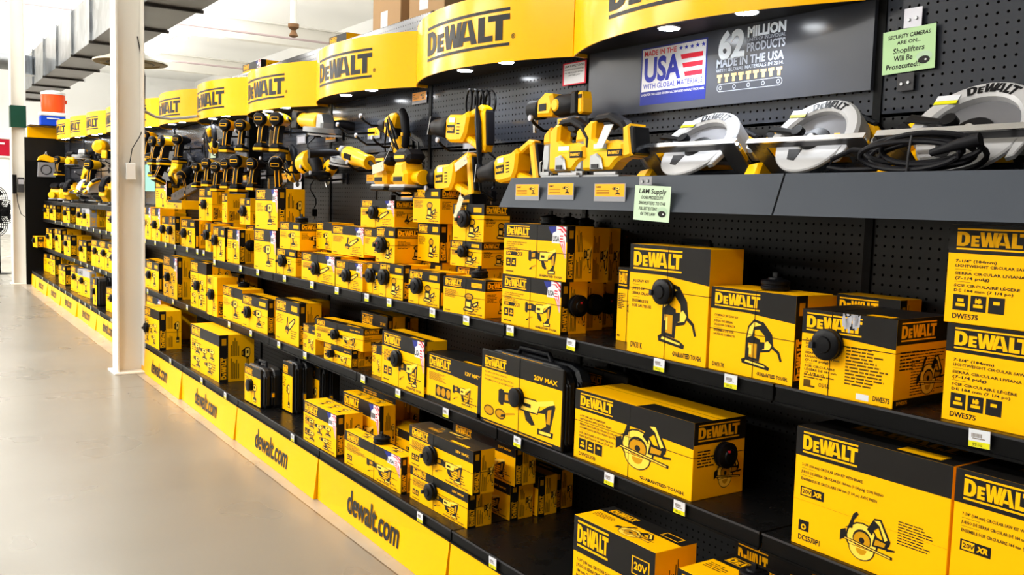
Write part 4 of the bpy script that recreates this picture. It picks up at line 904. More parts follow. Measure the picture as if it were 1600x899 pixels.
        draw(M, D, lambda u, v, e=0.0: S(u, v, .0001 + e), d * .40, h * .08, d * .55, h * .48)
        if kind == 'dense':
            M.flat([rect(0, d, 0, h * .09)], S, INK)
            greek(M, S, d * .30, h * .12, d * .66, h * .52, 16, INK2, rng, .35)
            put_text(M, lambda u, v: S(u, v, .0001), 'DWE575', d * .06, h * .03, h * .04, YEL, width=d * .2)
    elif sd == 'plain':
        if allyel or kind == 'plain':
            lh2 = h * .09; put_logo(M, S, d * .3, h * .06, lh2, INK, sx=.9, vert=True)
        elif kind not in ('v20',):
            M.flat([rect(0, d * .24, 0, h)], S, B); M.flat([rect(d * .06, d * .18, h * .06, h * .44)], lambda u, v: S(u, v, .0001), YEL)
        for k in range(7): M.flat([rect(d * (.34 + .05 * k), d * (.365 + .05 * k), h * .1, h * rng.uniform(.25, .45)), rect(d * (.34 + .05 * k), d * (.365 + .05 * k), h * .52, h * rng.uniform(.65, .92))], S, INK2)
        draw(M, D_DRILL, lambda u, v, e=0.0: S(u, v, e), d * .72, h * .3, d * .24, h * .35)
        if kind.startswith('combo') : draw(M, D_MANY, lambda u, v, e=0.0: S(u, v, e), d * .45, h * .1, d * .5, h * .8)
    # ---- top
    if allyel: M.flat([rect(0, w_, d * .49, d * .505)], T, MID)
    elif O.get('topyel'):
        if kind == 'v20':
            M.flat([rect(0, w_, d * .62, d)], T, B)
            put_logo(M, lambda u, v: T(u, v, .0001), w_ * .08, d * .74, d * .13, YEL, sx=1.3)
            draw(M, D_CIRC, lambda u, v, e=0.0: T(u, v, e), w_ * .38, d * .08, w_ * .45, d * .50)
            greek(M, T, w_ * .05, d * .35, w_ * .25, d * .2, 4, INK2, rng)
            if x > -2.2: M.flat(ring(rect(w_ * .72, w_ * .92, d * .70, d * .9), rect(w_ * .73, w_ * .91, d * .72, d * .88)), lambda u, v: T(u, v, .0001), YEL)
        else:
            M.flat([rect(w_ * .55, w_, 0, d * .35)], T, B) if kind in ('worm',) else None
            M.flat([rect(0, w_, d * .49, d * .50)], T, INK2)
            if kind in ('combof', 'recipf'):
                for k in range(3): draw(M, D_DRILL, lambda u, v, e=0.0: T(u, v, e), w_ * (.2 + .25 * k), d * .2, w_ * .2, d * .6)
                M.flat([rect(0, w_, d * .88, d)], T, B)
    else:
        M.flat([rect(0, w_, 0, d * (1 if O.get('topblk') or kind in ('dense', 'comboB', 'v12', 'silver') else .42))], T, B)
        M.flat([rect(w_ * .64, w_ * .9, d * .06, d * .2)], lambda u, v: T(u, v, .0001), YEL)
        M.flat([rect(0, w_, d * .5, d * .507)], lambda u, v: T(u, v, .0001), INK2)
        if O.get('topblk'):
            put_logo(M, lambda u, v: T(u, v, .0001), w_ * .2, d * .35, d * .14, MID, sx=1.5)
            draw(M, D_RECIP, lambda u, v, e=0.0: T(u, v, .0001 + e), w_ * .2, d * .55, w_ * .5, d * .4)
    if kind in ('dense',):   # torn shrink film
        for k in range(14):
            a = w_ * rng.uniform(.42, .62); b = h * rng.uniform(.76, .98)
            M.flat([[(a, b), (a + .006, b + .002), (a + .012 * rng.random(), b + .03), (a - .002, b + .022)]], lambda u, v: F(u, min(v, h), .0006), SIL)
    root = thing('tool_carton', label, 'box', (x, y, z), (0, 0, R(rot)), None)
    if i in TILT: root.rotation_euler = TILT[i]
    M.build('carton', root)
    # alarm disc and cable
    hub = O.get('hub')
    if hub:
        A = MB(); Cb = MB(); r = min(.037, h * .24)
        prof = [(0, r * .9), (.004, r), (.010, r), (.012, r * .93), (.015, r * .93), (.017, r), (.024, r), (.027, r * .9), (.029, r * .55), (.033, r * .5), (.034, r * .2)]
        hu, hv = float(O.get('hu', '.5')) * w_, float(O.get('hv', '.5')) * h
        t = .0008
        if hub == 'front':
            A.lathe([(-a - .001, b) for a, b in prof], BLK, 'y', (hu, 0, hv), 22)
            A.box(hu - r * .9, hu - r * .6, -.040, -.030, hv - r * .3, hv + r * .1, DGY, .001)
            if i % 3 == 0: A.box(hu - .006, hu + .002, -.0352, -.030, hv + .004, hv + .010, RED)
            Cb.box(0, w_, -e0 - t, -e0 - .0001, hv - t, hv + t, BLK); Cb.box(hu - t, hu + t, -e0 - t, -e0 - .0001, 0, h, BLK)
            Cb.box(hu - t, hu + t, 0, d, h + e0, h + e0 + t, BLK); Cb.box(w_ + e0, w_ + e0 + t, 0, d, hv - t, hv + t, BLK)
        elif hub == 'side':
            A.lathe([(a + .001, b) for a, b in prof], BLK, 'x', (w_, d * .55, h * .55), 22)
            if i % 2 == 0: A.box(w_ + .030, w_ + .0352, d * .5, d * .5 + .008, h * .6, h * .6 + .006, RED)
            Cb.box(w_ + e0, w_ + e0 + t, 0, d, h * .55 - t, h * .55 + t, BLK); Cb.box(0, w_, -e0 - t, -e0 - .0001, h * .55 - t, h * .55 + t, BLK); Cb.box(w_ * .5 - t, w_ * .5 + t, -e0 - t, -e0 - .0001, 0, h, BLK)
        else:
            A.lathe([(h + a + .001, b) for a, b in prof], BLK, 'z', (w_ * .55, d * .5, 0), 22)
            A.box(w_ * .55 - .008, w_ * .55 + .008, d * .5 - .004, d * .5 + .004, h + .034, h + .048, BLK, .001)
            Cb.box(w_ * .55 - t, w_ * .55 + t, -e0 - t, -e0 - .0001, 0, h, BLK); Cb.box(w_ * .55 - t, w_ * .55 + t, 0, d, h + e0, h + e0 + t, BLK)
            Cb.box(0, w_, -e0 - t, -e0 - .0001, h * .5 - t, h * .5 + t, BLK)
        A.build('alarm_disc', root); Cb.build('alarm_cable', root)
    return root
TILT = {}

def make_case(x, y, z, w_, d, h, label, style='std', rot=0):
    """moulded carrying case wrapped by a printed front sleeve"""
    root = thing('carrying_case', label, 'tool case', (x, y, z), (0, 0, R(rot)))
    c = min(w_, h) * .16; B_ = MB()
    out = [(c * .3, 0), (w_ - c * .3, 0), (w_, c * .5), (w_, h - c * 1.1), (w_ - c * .45, h - c * .3), (w_ - c * 1.4, h), (c * 1.4, h), (c * .45, h - c * .3), (0, h - c * 1.1), (0, c * .5)]
    B_.prism(out, .012, d * .47, CASEB, .012); B_.prism(out, d * .53, d, CASEB, .012)
    o2 = [(p[0] * .96 + w_ * .02, p[1] * .97 + h * .01) for p in out]
    B_.prism(o2, d * .40, d * .60, BLK, .004)
    for k in range(4):
        yy = d * (.10 + .10 * k) + (.16 * d if k > 1 else 0)
        B_.prism([(w_ - .004, h * .08), (w_ + .004, h * .1), (w_ + .004, h - c * 1.3), (w_ - .004, h - c * 1.05)], yy, yy + d * .06, CASEB, .002)
    B_.build('case_shell', root)
    H = MB(); H.tube([(w_ * .3, d * .5, h - .005), (w_ * .33, d * .5, h + .02), (w_ * .67, d * .5, h + .02), (w_ * .7, d * .5, h - .005)], .009, BLK2, 8); H.build('handle', root)
    Lt = MB()
    Lt.box(w_ + .003, w_ + .012, d * .42, d * .58, h * .28, h * .42, DGY, .002); Lt.box(w_ + .012, w_ + .0135, d * .44, d * .56, h * .30, h * .40, YEL)
    Lt.build('latch', root)
    P = MB(); F = lambda u, v, e=0.0: (u, -.0004 - e, v)
    a = .06 * w_ if style != 'wide' else 0.0
    P.box(a, w_ - a, 0, .012, h * .01, h * .99, INK, .003)
    bz = h * .74
    P.flat([rect(a + .004, w_ - a - .004, h * (.07 if style == 'wide' else .03), bz)], F, YEL)
    P.flat([rect(w_ * .25, w_ * .75, h * .993, h * .997)], lambda u, v: (u, .006, v), YEL)
    put_logo(P, lambda u, v: F(u, v, .0001), a + w_ * .05, h * .79, h * .10, YEL, sx=min(1.2, .42 * w_ / (h * .10 * 4.22)))
    if style == 'wide':
        put_text(P, lambda u, v: F(u, v, .0001), '20V MAX', w_ * .67, h * .78, h * .055, YEL, width=w_ * .27, bold=.03)
        for k, s_ in enumerate(['RECIPROCATING SAW KIT', 'JUEGO DE SIERRA ALTERNATIVA', 'ENSEMBLE DE SCIE ALTERNATIVE']):
            put_text(P, lambda u, v: F(u, v, .0001), s_, w_ * .05, h * (.69 - .05 * k), h * .022, INK, width=w_ * (.30 + .08 * (k > 0)), bold=.02, res=1)
        draw(P, D_RECIP, lambda u, v, e=0.0: F(u, v, .0002 + e), w_ * .24, h * .12, w_ * .70, h * .56)
        for k in range(2): P.flat([circ(w_ * (.12 + .15 * k), h * .2, w_ * .07, h * .07)], lambda u, v: F(u, v, .0002 + .0001 * k), INK2)
        for k in range(2): P.flat([circ(w_ * (.12 + .15 * k), h * .2, w_ * .055, h * .05)], lambda u, v: F(u, v, .0004), MID)
        P.flat([rect(w_ * .05, w_ * .9, h * .035, h * .05)], F, MID)
    else:
        greek(P, lambda u, v: F(u, v, .0001), a + w_ * .06, h * .5, w_ * .3, h * .2, 5, INK2, random.Random(3))
        draw(P, D_DRILL, lambda u, v, e=0.0: F(u, v, .0002 + e), w_ * .40, h * .08, w_ * .4, h * .5)
    P.build('printed_sleeve', root)
    A = MB()
    r = .034
    if style != 'nohub':
        A.lathe([(-.001, r), (-.010, r), (-.012, r * .9), (-.016, r), (-.024, r), (-.028, r * .7)], BLK, 'y', (w_ * (.50 if style == 'wide' else .45), 0, h * .5), 20)
        A.box(w_ * (.50 if style == 'wide' else .45) - .001, w_ * (.50 if style == 'wide' else .45) + .001, -.0015, -.0005, 0, h, BLK)
        A.build('alarm_disc', root)
    return root
# ================================================================= SETTING
def struct(name, M): o = M.build(name); o['kind'] = 'structure'; return o
M = MB(); M.box(-34, 6, -9, 9, -0.1, 0, FLOOR); struct('floor', M)
M = MB(); M.box(-34, 6, -9, 9, 5.5, 5.6, CEIL); struct('ceiling', M)
M = MB(); M.box(-34.2, -34, -9, 9, 0, 5.5, WALLM); struct('wall_far', M)
M = MB(); M.box(-34, 6, 9, 9.2, 0, 5.5, WALLM); struct('wall_right', M)
M = MB(); M.box(-34, 6, -9.2, -9, 0, 5.5, WALLM); struct('wall_left', M)

SEAM = [-1.50 - 1.219 * k for k in range(-1, 12)]    # -0.28 ... -14.9
ENDX = -15.42
def seg_bounds():
    out = [(SEAM[k + 1], SEAM[k]) for k in range(len(SEAM) - 1)]
    out.append((ENDX, SEAM[-1]))
    return out
SEGS = seg_bounds()     # 0: right of the picture seam, 1: under the graphic panel, 2..
def shift(x): return 0.06 if x < -7.7 else 0.0
M = MB(); M.box(6, 6.2, -9, 9, 0, 5.5, NEARW); struct('blocking_wall', M)  # unseen end wall, added to block light from the open end
# ---- back panels
for k, (x0, x1) in enumerate(SEGS):
    far = x1 < -6.3
    where = 'section %d' % k
    M = MB()
    zt = 2.30
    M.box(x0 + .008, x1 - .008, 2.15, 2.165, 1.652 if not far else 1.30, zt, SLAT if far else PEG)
    o = M.build('wall_panel')
    tag(o, ['', ''][0] or ('charcoal %s panel, %s' % ('slatwall' if far else 'pegboard', PANELPOS[k])), 'panel', 'upper back panels')
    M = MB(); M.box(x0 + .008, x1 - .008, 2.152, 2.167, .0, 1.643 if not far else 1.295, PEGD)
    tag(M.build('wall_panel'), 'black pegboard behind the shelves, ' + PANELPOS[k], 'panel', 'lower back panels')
    M = MB(); M.box(x1 - .012, x1 + .012, 2.145, 2.19, 0, 2.3, EDG)
    tag(M.build('upright_post'), 'black slotted upright, ' + POSTPOS[k], 'post', 'gondola uprights')
M = MB(); M.box(-6.45, -6.40, 2.06, 2.145, 1.0, 1.96, EDG, .003)
for k in range(30): M.box(-6.440, -6.432, 2.0585, 2.0605, 1.04 + .03 * k, 1.055 + .03 * k, DGY)
tag(M.build('display_post'), 'thick black slotted post between the hanging drills and the left group of tools', 'post')
# ---- shelves
def shelf(x0, x1, y0, z, label, group, lip=.042, th=.03):
    root = thing('gondola_shelf', label, 'shelf', (x0 + .004, y0, z), (0, 0, 0), group)
    L = x1 - x0 - .008; D = 2.143 - y0
    M = MB(); M.box(0, L, .004, D, -th, 0, SHF); M.build('deck', root)
    M = MB(); M.box(0, L, -.004, .004, -lip, .0015, EDG, .0015); M.box(0, L, -.010, -.004, -lip - .004, -lip + .002, EDG)
    M.box(0, L, -.006, -.0045, -.004, .0015, DGY); M.build('price_channel', root)
    return root
for k, (x0, x1) in enumerate(SEGS):
    s = shift(x1)
    p = PANELPOS[k]
    shelf(x0, x1, 1.81 + (.04 if x1 < -6.3 else 0), .96 + (.04 if x1 < -6.3 else 0), 'black middle shelf with price tags, ' + p, 'middle shelves')
    shelf(x0, x1, 1.79 + (.05 if s else 0), .585 - (.01 if s else 0), 'black lower shelf with price tags, ' + p, 'lower shelves')
    zb = .235 if not s else .212
    y0 = 1.61 + (.08 if s else 0)
    shelf(x0, x1, y0, zb, 'black base shelf above the yellow kick board, ' + p, 'base shelves', lip=.038)
    if x1 < -9.5: shelf(x0, x1, 1.87, 1.265, 'black display shelf carrying loose tools, ' + p, 'tool display shelves')
    # kick board
    M = MB(); e = .008 if k % 2 else 0
    zt = zb - .040
    M.add([(x0 + .004, y0 - .012 - e, 0.001), (x1 - .006, y0 - .030, 0.001), (x1 - .006, y0 - .008, zt), (x0 + .004, y0 - .008, zt),
           (x0 + .004, y0 - .006, 0.001), (x1 - .006, y0 - .006, 0.001), (x1 - .006, y0 - .004, zt), (x0 + .004, y0 - .004, zt)],
          [(0, 1, 2, 3), (4, 7, 6, 5), (0, 3, 7, 4), (1, 5, 6, 2), (3, 2, 6, 7), (0, 4, 5, 1)], KICK)
    L = x1 - x0
    def KF(u, v, x0=x0, y0=y0, e=e, L=L, zt=zt):
        t = v / zt; a = u / L
        yb = (y0 - .012 - e) * (1 - a) + (y0 - .030) * a
        return (x0 + u, yb * (1 - t) + (y0 - .008) * t - .0012, v)
    if L > .9: put_text(M, KF, 'dewalt.com', .34, .048, .100, LOGO, width=.50, bold=.022, res=4)
    tag(M.build('kick_board'), 'yellow kick board with a black web address, ' + p, 'kick board', 'yellow kick boards')
M = MB(); M.box(ENDX, SEAM[0], 1.72, 2.14, 0, .176, EDG)
tag(M.build('base_plinth'), 'black plinth behind the yellow kick boards', 'plinth')

# ---- curved headers
def header(j, x0, x1):
    dz = max(0, (-5.1 - x1)) * .023
    z0 = 1.935 + dz; H = .262; N = 20; W = x1 - x0
    root = thing('curved_header', 'yellow header sign, ' + HDRPOS[j], 'header sign', (x0, 0, z0), (0, 0, 0), 'curved header signs')
    Rr = (W * W / 4 + .165 ** 2) / (2 * .165)
    def yy(u, off=0.0):
        a = (u - W / 2)
        return 2.07 - (math.sqrt((Rr + off) ** 2 - a * a) - (Rr - .165))
    M = MB(); vs = []; fs = []
    for i in range(N + 1):
        u = W * i / N * .996 + .002 * W
        for (y, z) in ((yy(u), 0), (yy(u), H), (yy(u) + .006, H), (yy(u) + .006, 0)): vs.append((u, y, z))
    for i in range(N):
        for a in range(4):
            b = (a + 1) % 4; fs.append((i * 4 + a, (i + 1) * 4 + a, (i + 1) * 4 + b, i * 4 + b))
    fs += [(0, 1, 2, 3), (N * 4 + 3, N * 4 + 2, N * 4 + 1, N * 4)]
    M.add(vs, fs, HDR, True)
    F = lambda u, v: (u, yy(u) - .0015, v)
    put_logo(M, F, W * .30, H * .315, H * .37, LOGO, sx=1.46, polys=LOGOF)
    if j < 4: put_text(M, F, '®', W * .30 + H * .37 * 4.22 * 1.46 + .008, H * .32, .018, LOGO)
    M.build('header_face', root)
    S_ = MB(); vs = []; fs = []
    for zt, m in ((.012, HDRU), (H - .03, HDRU)):
        poly = [(W * i / N, yy(W * i / N) + .006) for i in range(N + 1)] + [(W, 2.128), (0, 2.128)]
        n = len(poly)
        S_.add([(p[0], p[1], zt) for p in poly] + [(p[0], p[1], zt + .006) for p in poly], [list(range(n))[::-1], list(range(n, 2 * n))], m)
    S_.build('soffit', root)
    B_ = MB(); B_.box(-.004, .010, 2.072, 2.126, 0, .10, HDR); B_.build('end_bracket', root)
    for q, u in enumerate((.59, .90)):
        P = MB(); P.lathe([(.006, .036), (.012, .036)], LGY, 'z', (u, 1.985, 0), 20); P.lathe([(.0035, .030), (.006, .030)], LED, 'z', (u, 1.985, 0), 20)
        P.build('spot_lamp', root)
        if j < 6:
            l = bpy.data.lights.new('header_spot', 'SPOT'); l.energy = 7; l.spot_size = R(120); l.spot_blend = .6; l.shadow_soft_size = .03; l.color = (.86, .92, 1)
            lo = bpy.data.objects.new('header_spot', l); COL.objects.link(lo); lo.location = (x0 + u, 1.985, z0 - .004); lo.rotation_euler = (R(14), 0, 0)
for j, (x0, x1) in enumerate(SEGS[1:12]):
    header(j, x0, x1)

# ---- end panel across the far end of the run
root = thing('end_panel', 'black pegboard panel closing the far end of the run, under a yellow header', 'panel', (-15.5, 1.62, 0))
M = MB(); M.box(-.03, 0, .0, .55, 0, 1.86, EDG); M.build('lower_panel', root)
M = MB(); M.box(-.03, 0, .0, .55, 1.86, 2.2, PEGD); M.build('pegboard', root)
M = MB(); M.box(-.03, .02, .04, .50, 2.2, 2.36, HDR, .004); M.build('header_strip', root)

root = thing('packaged_tool', 'yellow tool with a clear bag hanging on the end panel', 'packaged tool', (-15.47, 1.80, 1.62))
M = MB(); M.T = rz90 = Matrix.Rotation(R(90), 4, 'Z'); M.prism([(-.02, .24), (.0, .30), (.08, .34), (.22, .29), (.26, .24), (.18, .22), (.04, .25)], -.02, .03, TY, .01); M.build('tool_body', root)
M = MB(); M.T = rz90; M.prism([(-.02, .0), (-.01, .22), (.22, .22), (.23, .0)], -.012, .025, PKT, .008); M.tube([(.10 + .07 * math.cos(2 * PI * t / 16), -.016, .11 + .07 * math.sin(2 * PI * t / 16)) for t in range(16)], .006, BLK, 6, True); M.build('clear_bag', root)
M = MB(); M.T = rz90; M.tube([(.10, .03, .37), (.10, -.03, .365), (.10, -.05, .375)], .006, WPL, 6); M.tube([(.08, .0, .33), (.10, .0, .37), (.12, .0, .33)], .004, WPL, 6); M.build('hanger', root)
# ---- tool display ledge
for q, (x0, x1) in enumerate([(-2.715, -1.503), (-1.497, -.28)]):
    root = thing('display_ledge', ['charcoal display ledge holding jig saws, with product cards on its face', 'charcoal display ledge at the right holding the corded circular saw'][q], 'display shelf', (x0, 0, 1.38), (0, 0, 0), 'display ledges')
    L = x1 - x0; lean = .018 if q == 0 else 0
    M = MB()
    M.add([(0, 1.762, 0), (L, 1.762, 0), (L, 1.80, .102), (lean, 1.80, .102), (0, 1.77, 0), (L, 1.77, 0), (L, 1.808, .102), (lean, 1.808, .102)],
          [(0, 1, 2, 3), (4, 7, 6, 5), (0, 3, 7, 4), (1, 5, 6, 2), (3, 2, 6, 7), (0, 4, 5, 1)], TRAY)
    M.build('face', root)
    M = MB(); M.box(.004, L - .004, 1.775, 2.145, 0, .012, HDRU); M.box(.006, L - .006, 1.806, 2.145, .012, .018, TRAY)
    if q == 0: M.box(.02, .52, 1.812, 2.142, .018, .103, TRAY)
    else: M.box(.2, L - .1, 1.812, 1.90, .018, .080, HDRU)
    M.build('tray', root)
LEDGE = 1.449

# ---- graphic panel
M = MB(); M.box(-2.700, -1.512, 2.131, 2.146, 1.715, 2.06, GPH)
GP = lambda u, v, e=0.0: (u, 2.1305 - e, v)
def G1(u, v): return GP(u, v, .0002)
u0, u1, v0, v1 = USA
M.flat([rect(u0 - .006, u1 + .006, v0 - .045, v1 + .005)], GP, BLU); M.flat([rect(u0, u1, v0, v1)], G1, WHT)
G2 = lambda u, v: GP(u, v, .0004)
uw, vh = u1 - u0, v1 - v0
put_text(M, G2, 'MADE IN THE', u0 + .03 * uw, v0 + .84 * vh, .12 * vh, RED, width=.52 * uw, bold=.02)
BLU2 = mat('print_royal_blue', (.02, .03, .36), .4)
put_text(M, G2, 'USA', u0 + .03 * uw, v0 + .24 * vh, .54 * vh, BLU2, width=.60 * uw, bold=.035, res=4)
put_text(M, G2, 'WITH GLOBAL MATERIALS', u0 + .03 * uw, v0 + .06 * vh, .12 * vh, BLU2, width=.94 * uw, bold=.015)
put_text(M, G2, 'LOOK FOR THIS LOGO ON SPECIALLY MARKED DEWALT PACKAGES.', u0, v0 - .10 * vh, .05 * vh, WHT, width=uw, bold=.01)
for k in range(5):
    c = (u0 + (.62 + .085 * k) * uw, v0 + .90 * vh)
    M.flat([[(c[0] + (.035 if i % 2 == 0 else .015) * uw * math.sin(PI * i / 5), c[1] + (.06 if i % 2 == 0 else .025) * vh * math.cos(PI * i / 5)) for i in range(10)]], G2, BLU2)
for k in range(3): M.flat([[(u0 + (.64 + .03 * k) * uw, v0 + (.64 - .20 * k) * vh), (u0 + .96 * uw, v0 + (.64 - .20 * k) * vh), (u0 + .96 * uw, v0 + (.75 - .20 * k) * vh), (u0 + (.62 + .03 * k) * uw, v0 + (.75 - .20 * k) * vh)]], G2, RED)
u0, u1, v0, v1 = MIL
uw, vh = u1 - u0, v1 - v0
GT = mat('graphic_text_grey', (.42, .46, .55), .4)
WT = mat('graphic_text_pale', (.72, .78, .85), .4)
put_text(M, G1, '62', u0 + .02 * uw, v0 + .56 * vh, .42 * vh, WT, width=.40 * uw, bold=.04, res=4)
put_text(M, G1, 'MILLION', u0 + .45 * uw, v0 + .84 * vh, .15 * vh, WT, width=.54 * uw, bold=.05)
put_text(M, G1, 'UNITS OF INDIVIDUAL', u0 + .45 * uw, v0 + .765 * vh, .055 * vh, GT, width=.54 * uw)
put_text(M, G1, 'PRODUCTS', u0 + .45 * uw, v0 + .61 * vh, .13 * vh, GT, width=.54 * uw, bold=.03)
put_text(M, G1, 'MADE IN THE USA', u0, v0 + .42 * vh, .13 * vh, GT, width=.98 * uw, bold=.03)
put_text(M, G1, 'WITH GLOBAL MATERIALS IN 2014.', u0, v0 + .34 * vh, .055 * vh, GT, width=.98 * uw)
PEACH = mat('graphic_peach', (.85, .52, .22), .4)
for k in range(9):
    a = u0 + (.02 + .108 * k) * uw; b = v0 + .17 * vh
    M.flat([rect(a, a + .08 * uw, b + .085 * vh, b + .13 * vh), rect(a + .02 * uw, a + .06 * uw, b, b + .085 * vh)], G1, PEACH)
def stadium(r, n=8): return [(u0 + .07 * uw + r * math.cos(R(90 + 180 * i / n)), v0 + .08 * vh + r * math.sin(R(90 + 180 * i / n))) for i in range(n + 1)] + [(u1 - .07 * uw + r * math.cos(R(-90 + 180 * i / n)), v0 + .08 * vh + r * math.sin(R(-90 + 180 * i / n))) for i in range(n + 1)]
M.flat(ring(stadium(.065 * vh), stadium(.055 * vh)), G1, GT)
for k in range(5): M.flat(ring(circ(u0 + (.08 + .21 * k) * uw, v0 + .08 * vh, .035 * vh, .035 * vh), circ(u0 + (.08 + .21 * k) * uw, v0 + .08 * vh, .024 * vh, .024 * vh)), G1, GT)
tag(M.build('graphic_panel'), 'grey graphic panel with a made in the USA sign, above the jig saws', 'sign')

# ================================================================= BUILDING PARTS
def column(x, y, w_, d, h, label, plate=True):
    root = thing('steel_column', label, 'column', (x, y, 0))
    M = MB(); t = .012
    M.box(0, w_, 0, t, 0, h, CREAM); M.box(0, w_, d - t, d, 0, h, CREAM); M.box(w_ / 2 - .006, w_ / 2 + .006, t, d - t, 0, h, CREAM)
    M.build('beam', root)
    M = MB(); M.box(-.03, w_ + .04, -.03, d + .04, 0.0, .014, CREAM, .002); M.build('base_plate', root)
    return root
near_col = column(-7.70, 1.40, .20, .205, 5.5, 'white steel column standing against the kick boards, in front of the shelves')
far_col = column(-15.75, 1.45, .20, .20, 5.5, 'distant cream steel column with a dark green band, at the far end of the run')
M = MB(); M.box(-.004, .204, -.004, .0, 2.34, 2.66, DGRN); M.box(.2, .204, -.004, .204, 2.34, 2.66, DGRN); M.build('green_band', far_col)
root = thing('wall_box', 'white switch box with a cable, on the near column', 'switch box', (-7.572, 1.475, 1.50))
M = MB(); M.box(0, .05, 0, .072, 0, .13, WPL, .006); M.build('housing', root)
M = MB(); M.tube([(.03, .03, .13), (.02, .05, .24), (.03, .10, .33), (.02, .14, .42), (.0, .15, .8), (-.02, .10, 1.1)], .004, BLK, 6); M.build('cable', root)
root = thing('time_clock', 'grey wall unit with a hanging cable, on the distant column', 'wall unit', (-15.545, 1.46, 1.38))
M = MB(); M.box(0, .06, .06, .15, 0, .22, DGY, .006); M.box(0.06, .062, .07, .14, .12, .19, SIL); M.box(0, .05, -.005, .05, -.02, .26, BLK, .004); M.build('housing', root)
M = MB(); M.tube([(.03, .05, -.02), (.04, .06, -.15), (.04, .10, -.32), (.04, .17, -.38), (.04, .2, -.3), (.03, .17, -.02)], .006, BLK, 6); M.build('cable', root)
# conduit swinging from the near column to the header
M = MB(); M.tube([(-7.55, 1.60, 2.04), (-7.55, 1.70, 1.995), (-7.5, 1.8, 1.985), (-7.3, 1.87, 1.988), (-7.12, 1.905, 1.99)], .011, mat('flex_conduit', (.30, .29, .27), .4, metal=.5), 8)
tag(M.build('flexible_conduit'), 'grey flexible conduit running from the near column into the yellow header', 'conduit')
# duct
root = thing('air_duct', 'galvanised rectangular air duct hanging above the shelving run', 'duct', (-22, 2.10, 3.30))
M = MB(); M.box(0, 17.5, 0, .56, 0, .60, GALV); M.build('duct_body', root)
DB = mat('duct_underside_shade', (.055, .040, .032), .3, metal=.6, noise=.6, nscale=2)  # shade and brown reflections below the duct, put into this dark sheet's colour
M = MB(); M.box(0, 17.5, .004, .556, -.004, 0.0005, DB); M.build('shaded_underside', root)
for k in range(12):
    M = MB(); xx = .55 + 1.45 * k
    M.box(xx - .02, xx + .02, -.03, .59, -.028, .005, mat('duct_angle', (.05, .045, .04), .5, metal=.5)); M.box(xx - .015, xx + .015, -.025, 0, 0, .62, GALV)
    if k % 3 == 0: M.box(xx - .004, xx + .004, -.03, -.022, .6, 2.2, GRY); M.box(xx - .004, xx + .004, .60, .608, -.04, 2.2, GRY)
    M.build('stiffener', root)
M = MB()
M.lathe([(0, .19), (.0, .20), (.30, .20), (.31, .19)], GALV, 'z', (4.6, -.30, .02), 24)
M.lathe([(0, .14), (.5, .14)], GALV, 'y', (4.6, -.75, .22), 20)
M.build('round_branch', root)
# ceiling diffuser on the duct
root = thing('ceiling_diffuser', 'round white air diffuser with bronze rings below the duct, half hidden by the near column', 'diffuser', (-12.05, 2.42, 2.985))
M = MB(); M.lathe([(.315, .12), (.18, .12), (.17, .14), (.12, .17), (.06, .30), (.02, .425), (.0, .43), (.0, .40)], mat('diffuser_cream', (.55, .52, .44), .5), 'z', (0, 0, 0), 36); M.build('cone', root)
for k, (r0, r1, z_, m) in enumerate([(.418, .33, -.002, BRZ), (.33, .25, .008, BRZD), (.25, .12, -.004, BRZ), (.12, .05, .006, BRZD)]):
    M = MB(); M.lathe([(z_, r1), (z_ - .012, r1 + .01), (z_ - .004, r0), (z_ + .006, r0 - .005)], m, 'z', (0, 0, 0), 36); M.build('ring', root)
# roof beams, conduits, light fixtures
for k, x in enumerate((-8.5, -14.0, -19.5, -25.5)):
    M = MB(); M.box(x - .12, x + .12, -9, 9, 4.70, 4.73, BEAM); M.box(x - .012, x + .012, -9, 9, 4.73, 5.1, BEAM); M.box(x - .12, x + .12, -9, 9, 5.1, 5.13, BEAM)
    tag(M.build('roof_beam'), 'white steel roof beam crossing above the aisle, ' + ['nearest of the row', 'second of the row', 'third of the row', 'farthest of the row'][k], 'beam', 'roof beams')
for k, (x, z) in enumerate(((-12.2, 4.56), (-17.9, 4.58), (-23.0, 4.6))):
    M = MB(); M.tube([(x, -9, z), (x, 9, z)], .022, PIPEP, 8)
    tag(M.build('sprinkler_pipe'), 'thin mauve pipe running under the roof, ' + ['nearest', 'middle', 'farthest'][k], 'pipe', 'roof pipes')
root = thing('sprinkler_drop', 'white sprinkler drop pipe with a brown head hanging above the headers', 'sprinkler', (-13.2, 4.9, 0))
M = MB(); M.tube([(0, 0, 5.1), (0, 0, 3.95)], .05, BEAM, 10); M.build('drop_pipe', root)
M = MB(); M.lathe([(3.95, .08), (3.90, .08), (3.86, .03), (3.78, .07), (3.76, .03)], CARDD, 'z', (0, 0, 0), 12); M.build('head', root)
for k, (x, y) in enumerate(STRIPS + [(-12, 4.6), (-20, 4.6), (-27, 3.0)]):
    root = thing('light_fixture', 'long white fluorescent fixture hanging from the roof', 'light fixture', (x, y, 4.36), (0, 0, 0), 'fluorescent fixtures')
    M = MB(); M.box(-1.8, 1.8, -.13, .13, .04, .09, WPL, .01); M.build('housing', root)
    M = MB(); M.tube([(-1.78, -.06, .015), (1.78, -.06, .015)], .016, TUBE, 8); M.tube([(-1.78, .06, .015), (1.78, .06, .015)], .016, TUBE, 8); M.build('tube', root)
    M = MB(); M.box(-1.5, -1.49, -.005, .005, .09, 1.12, GRY); M.box(1.49, 1.5, -.005, .005, .09, 1.12, GRY); M.build('hanger', root)
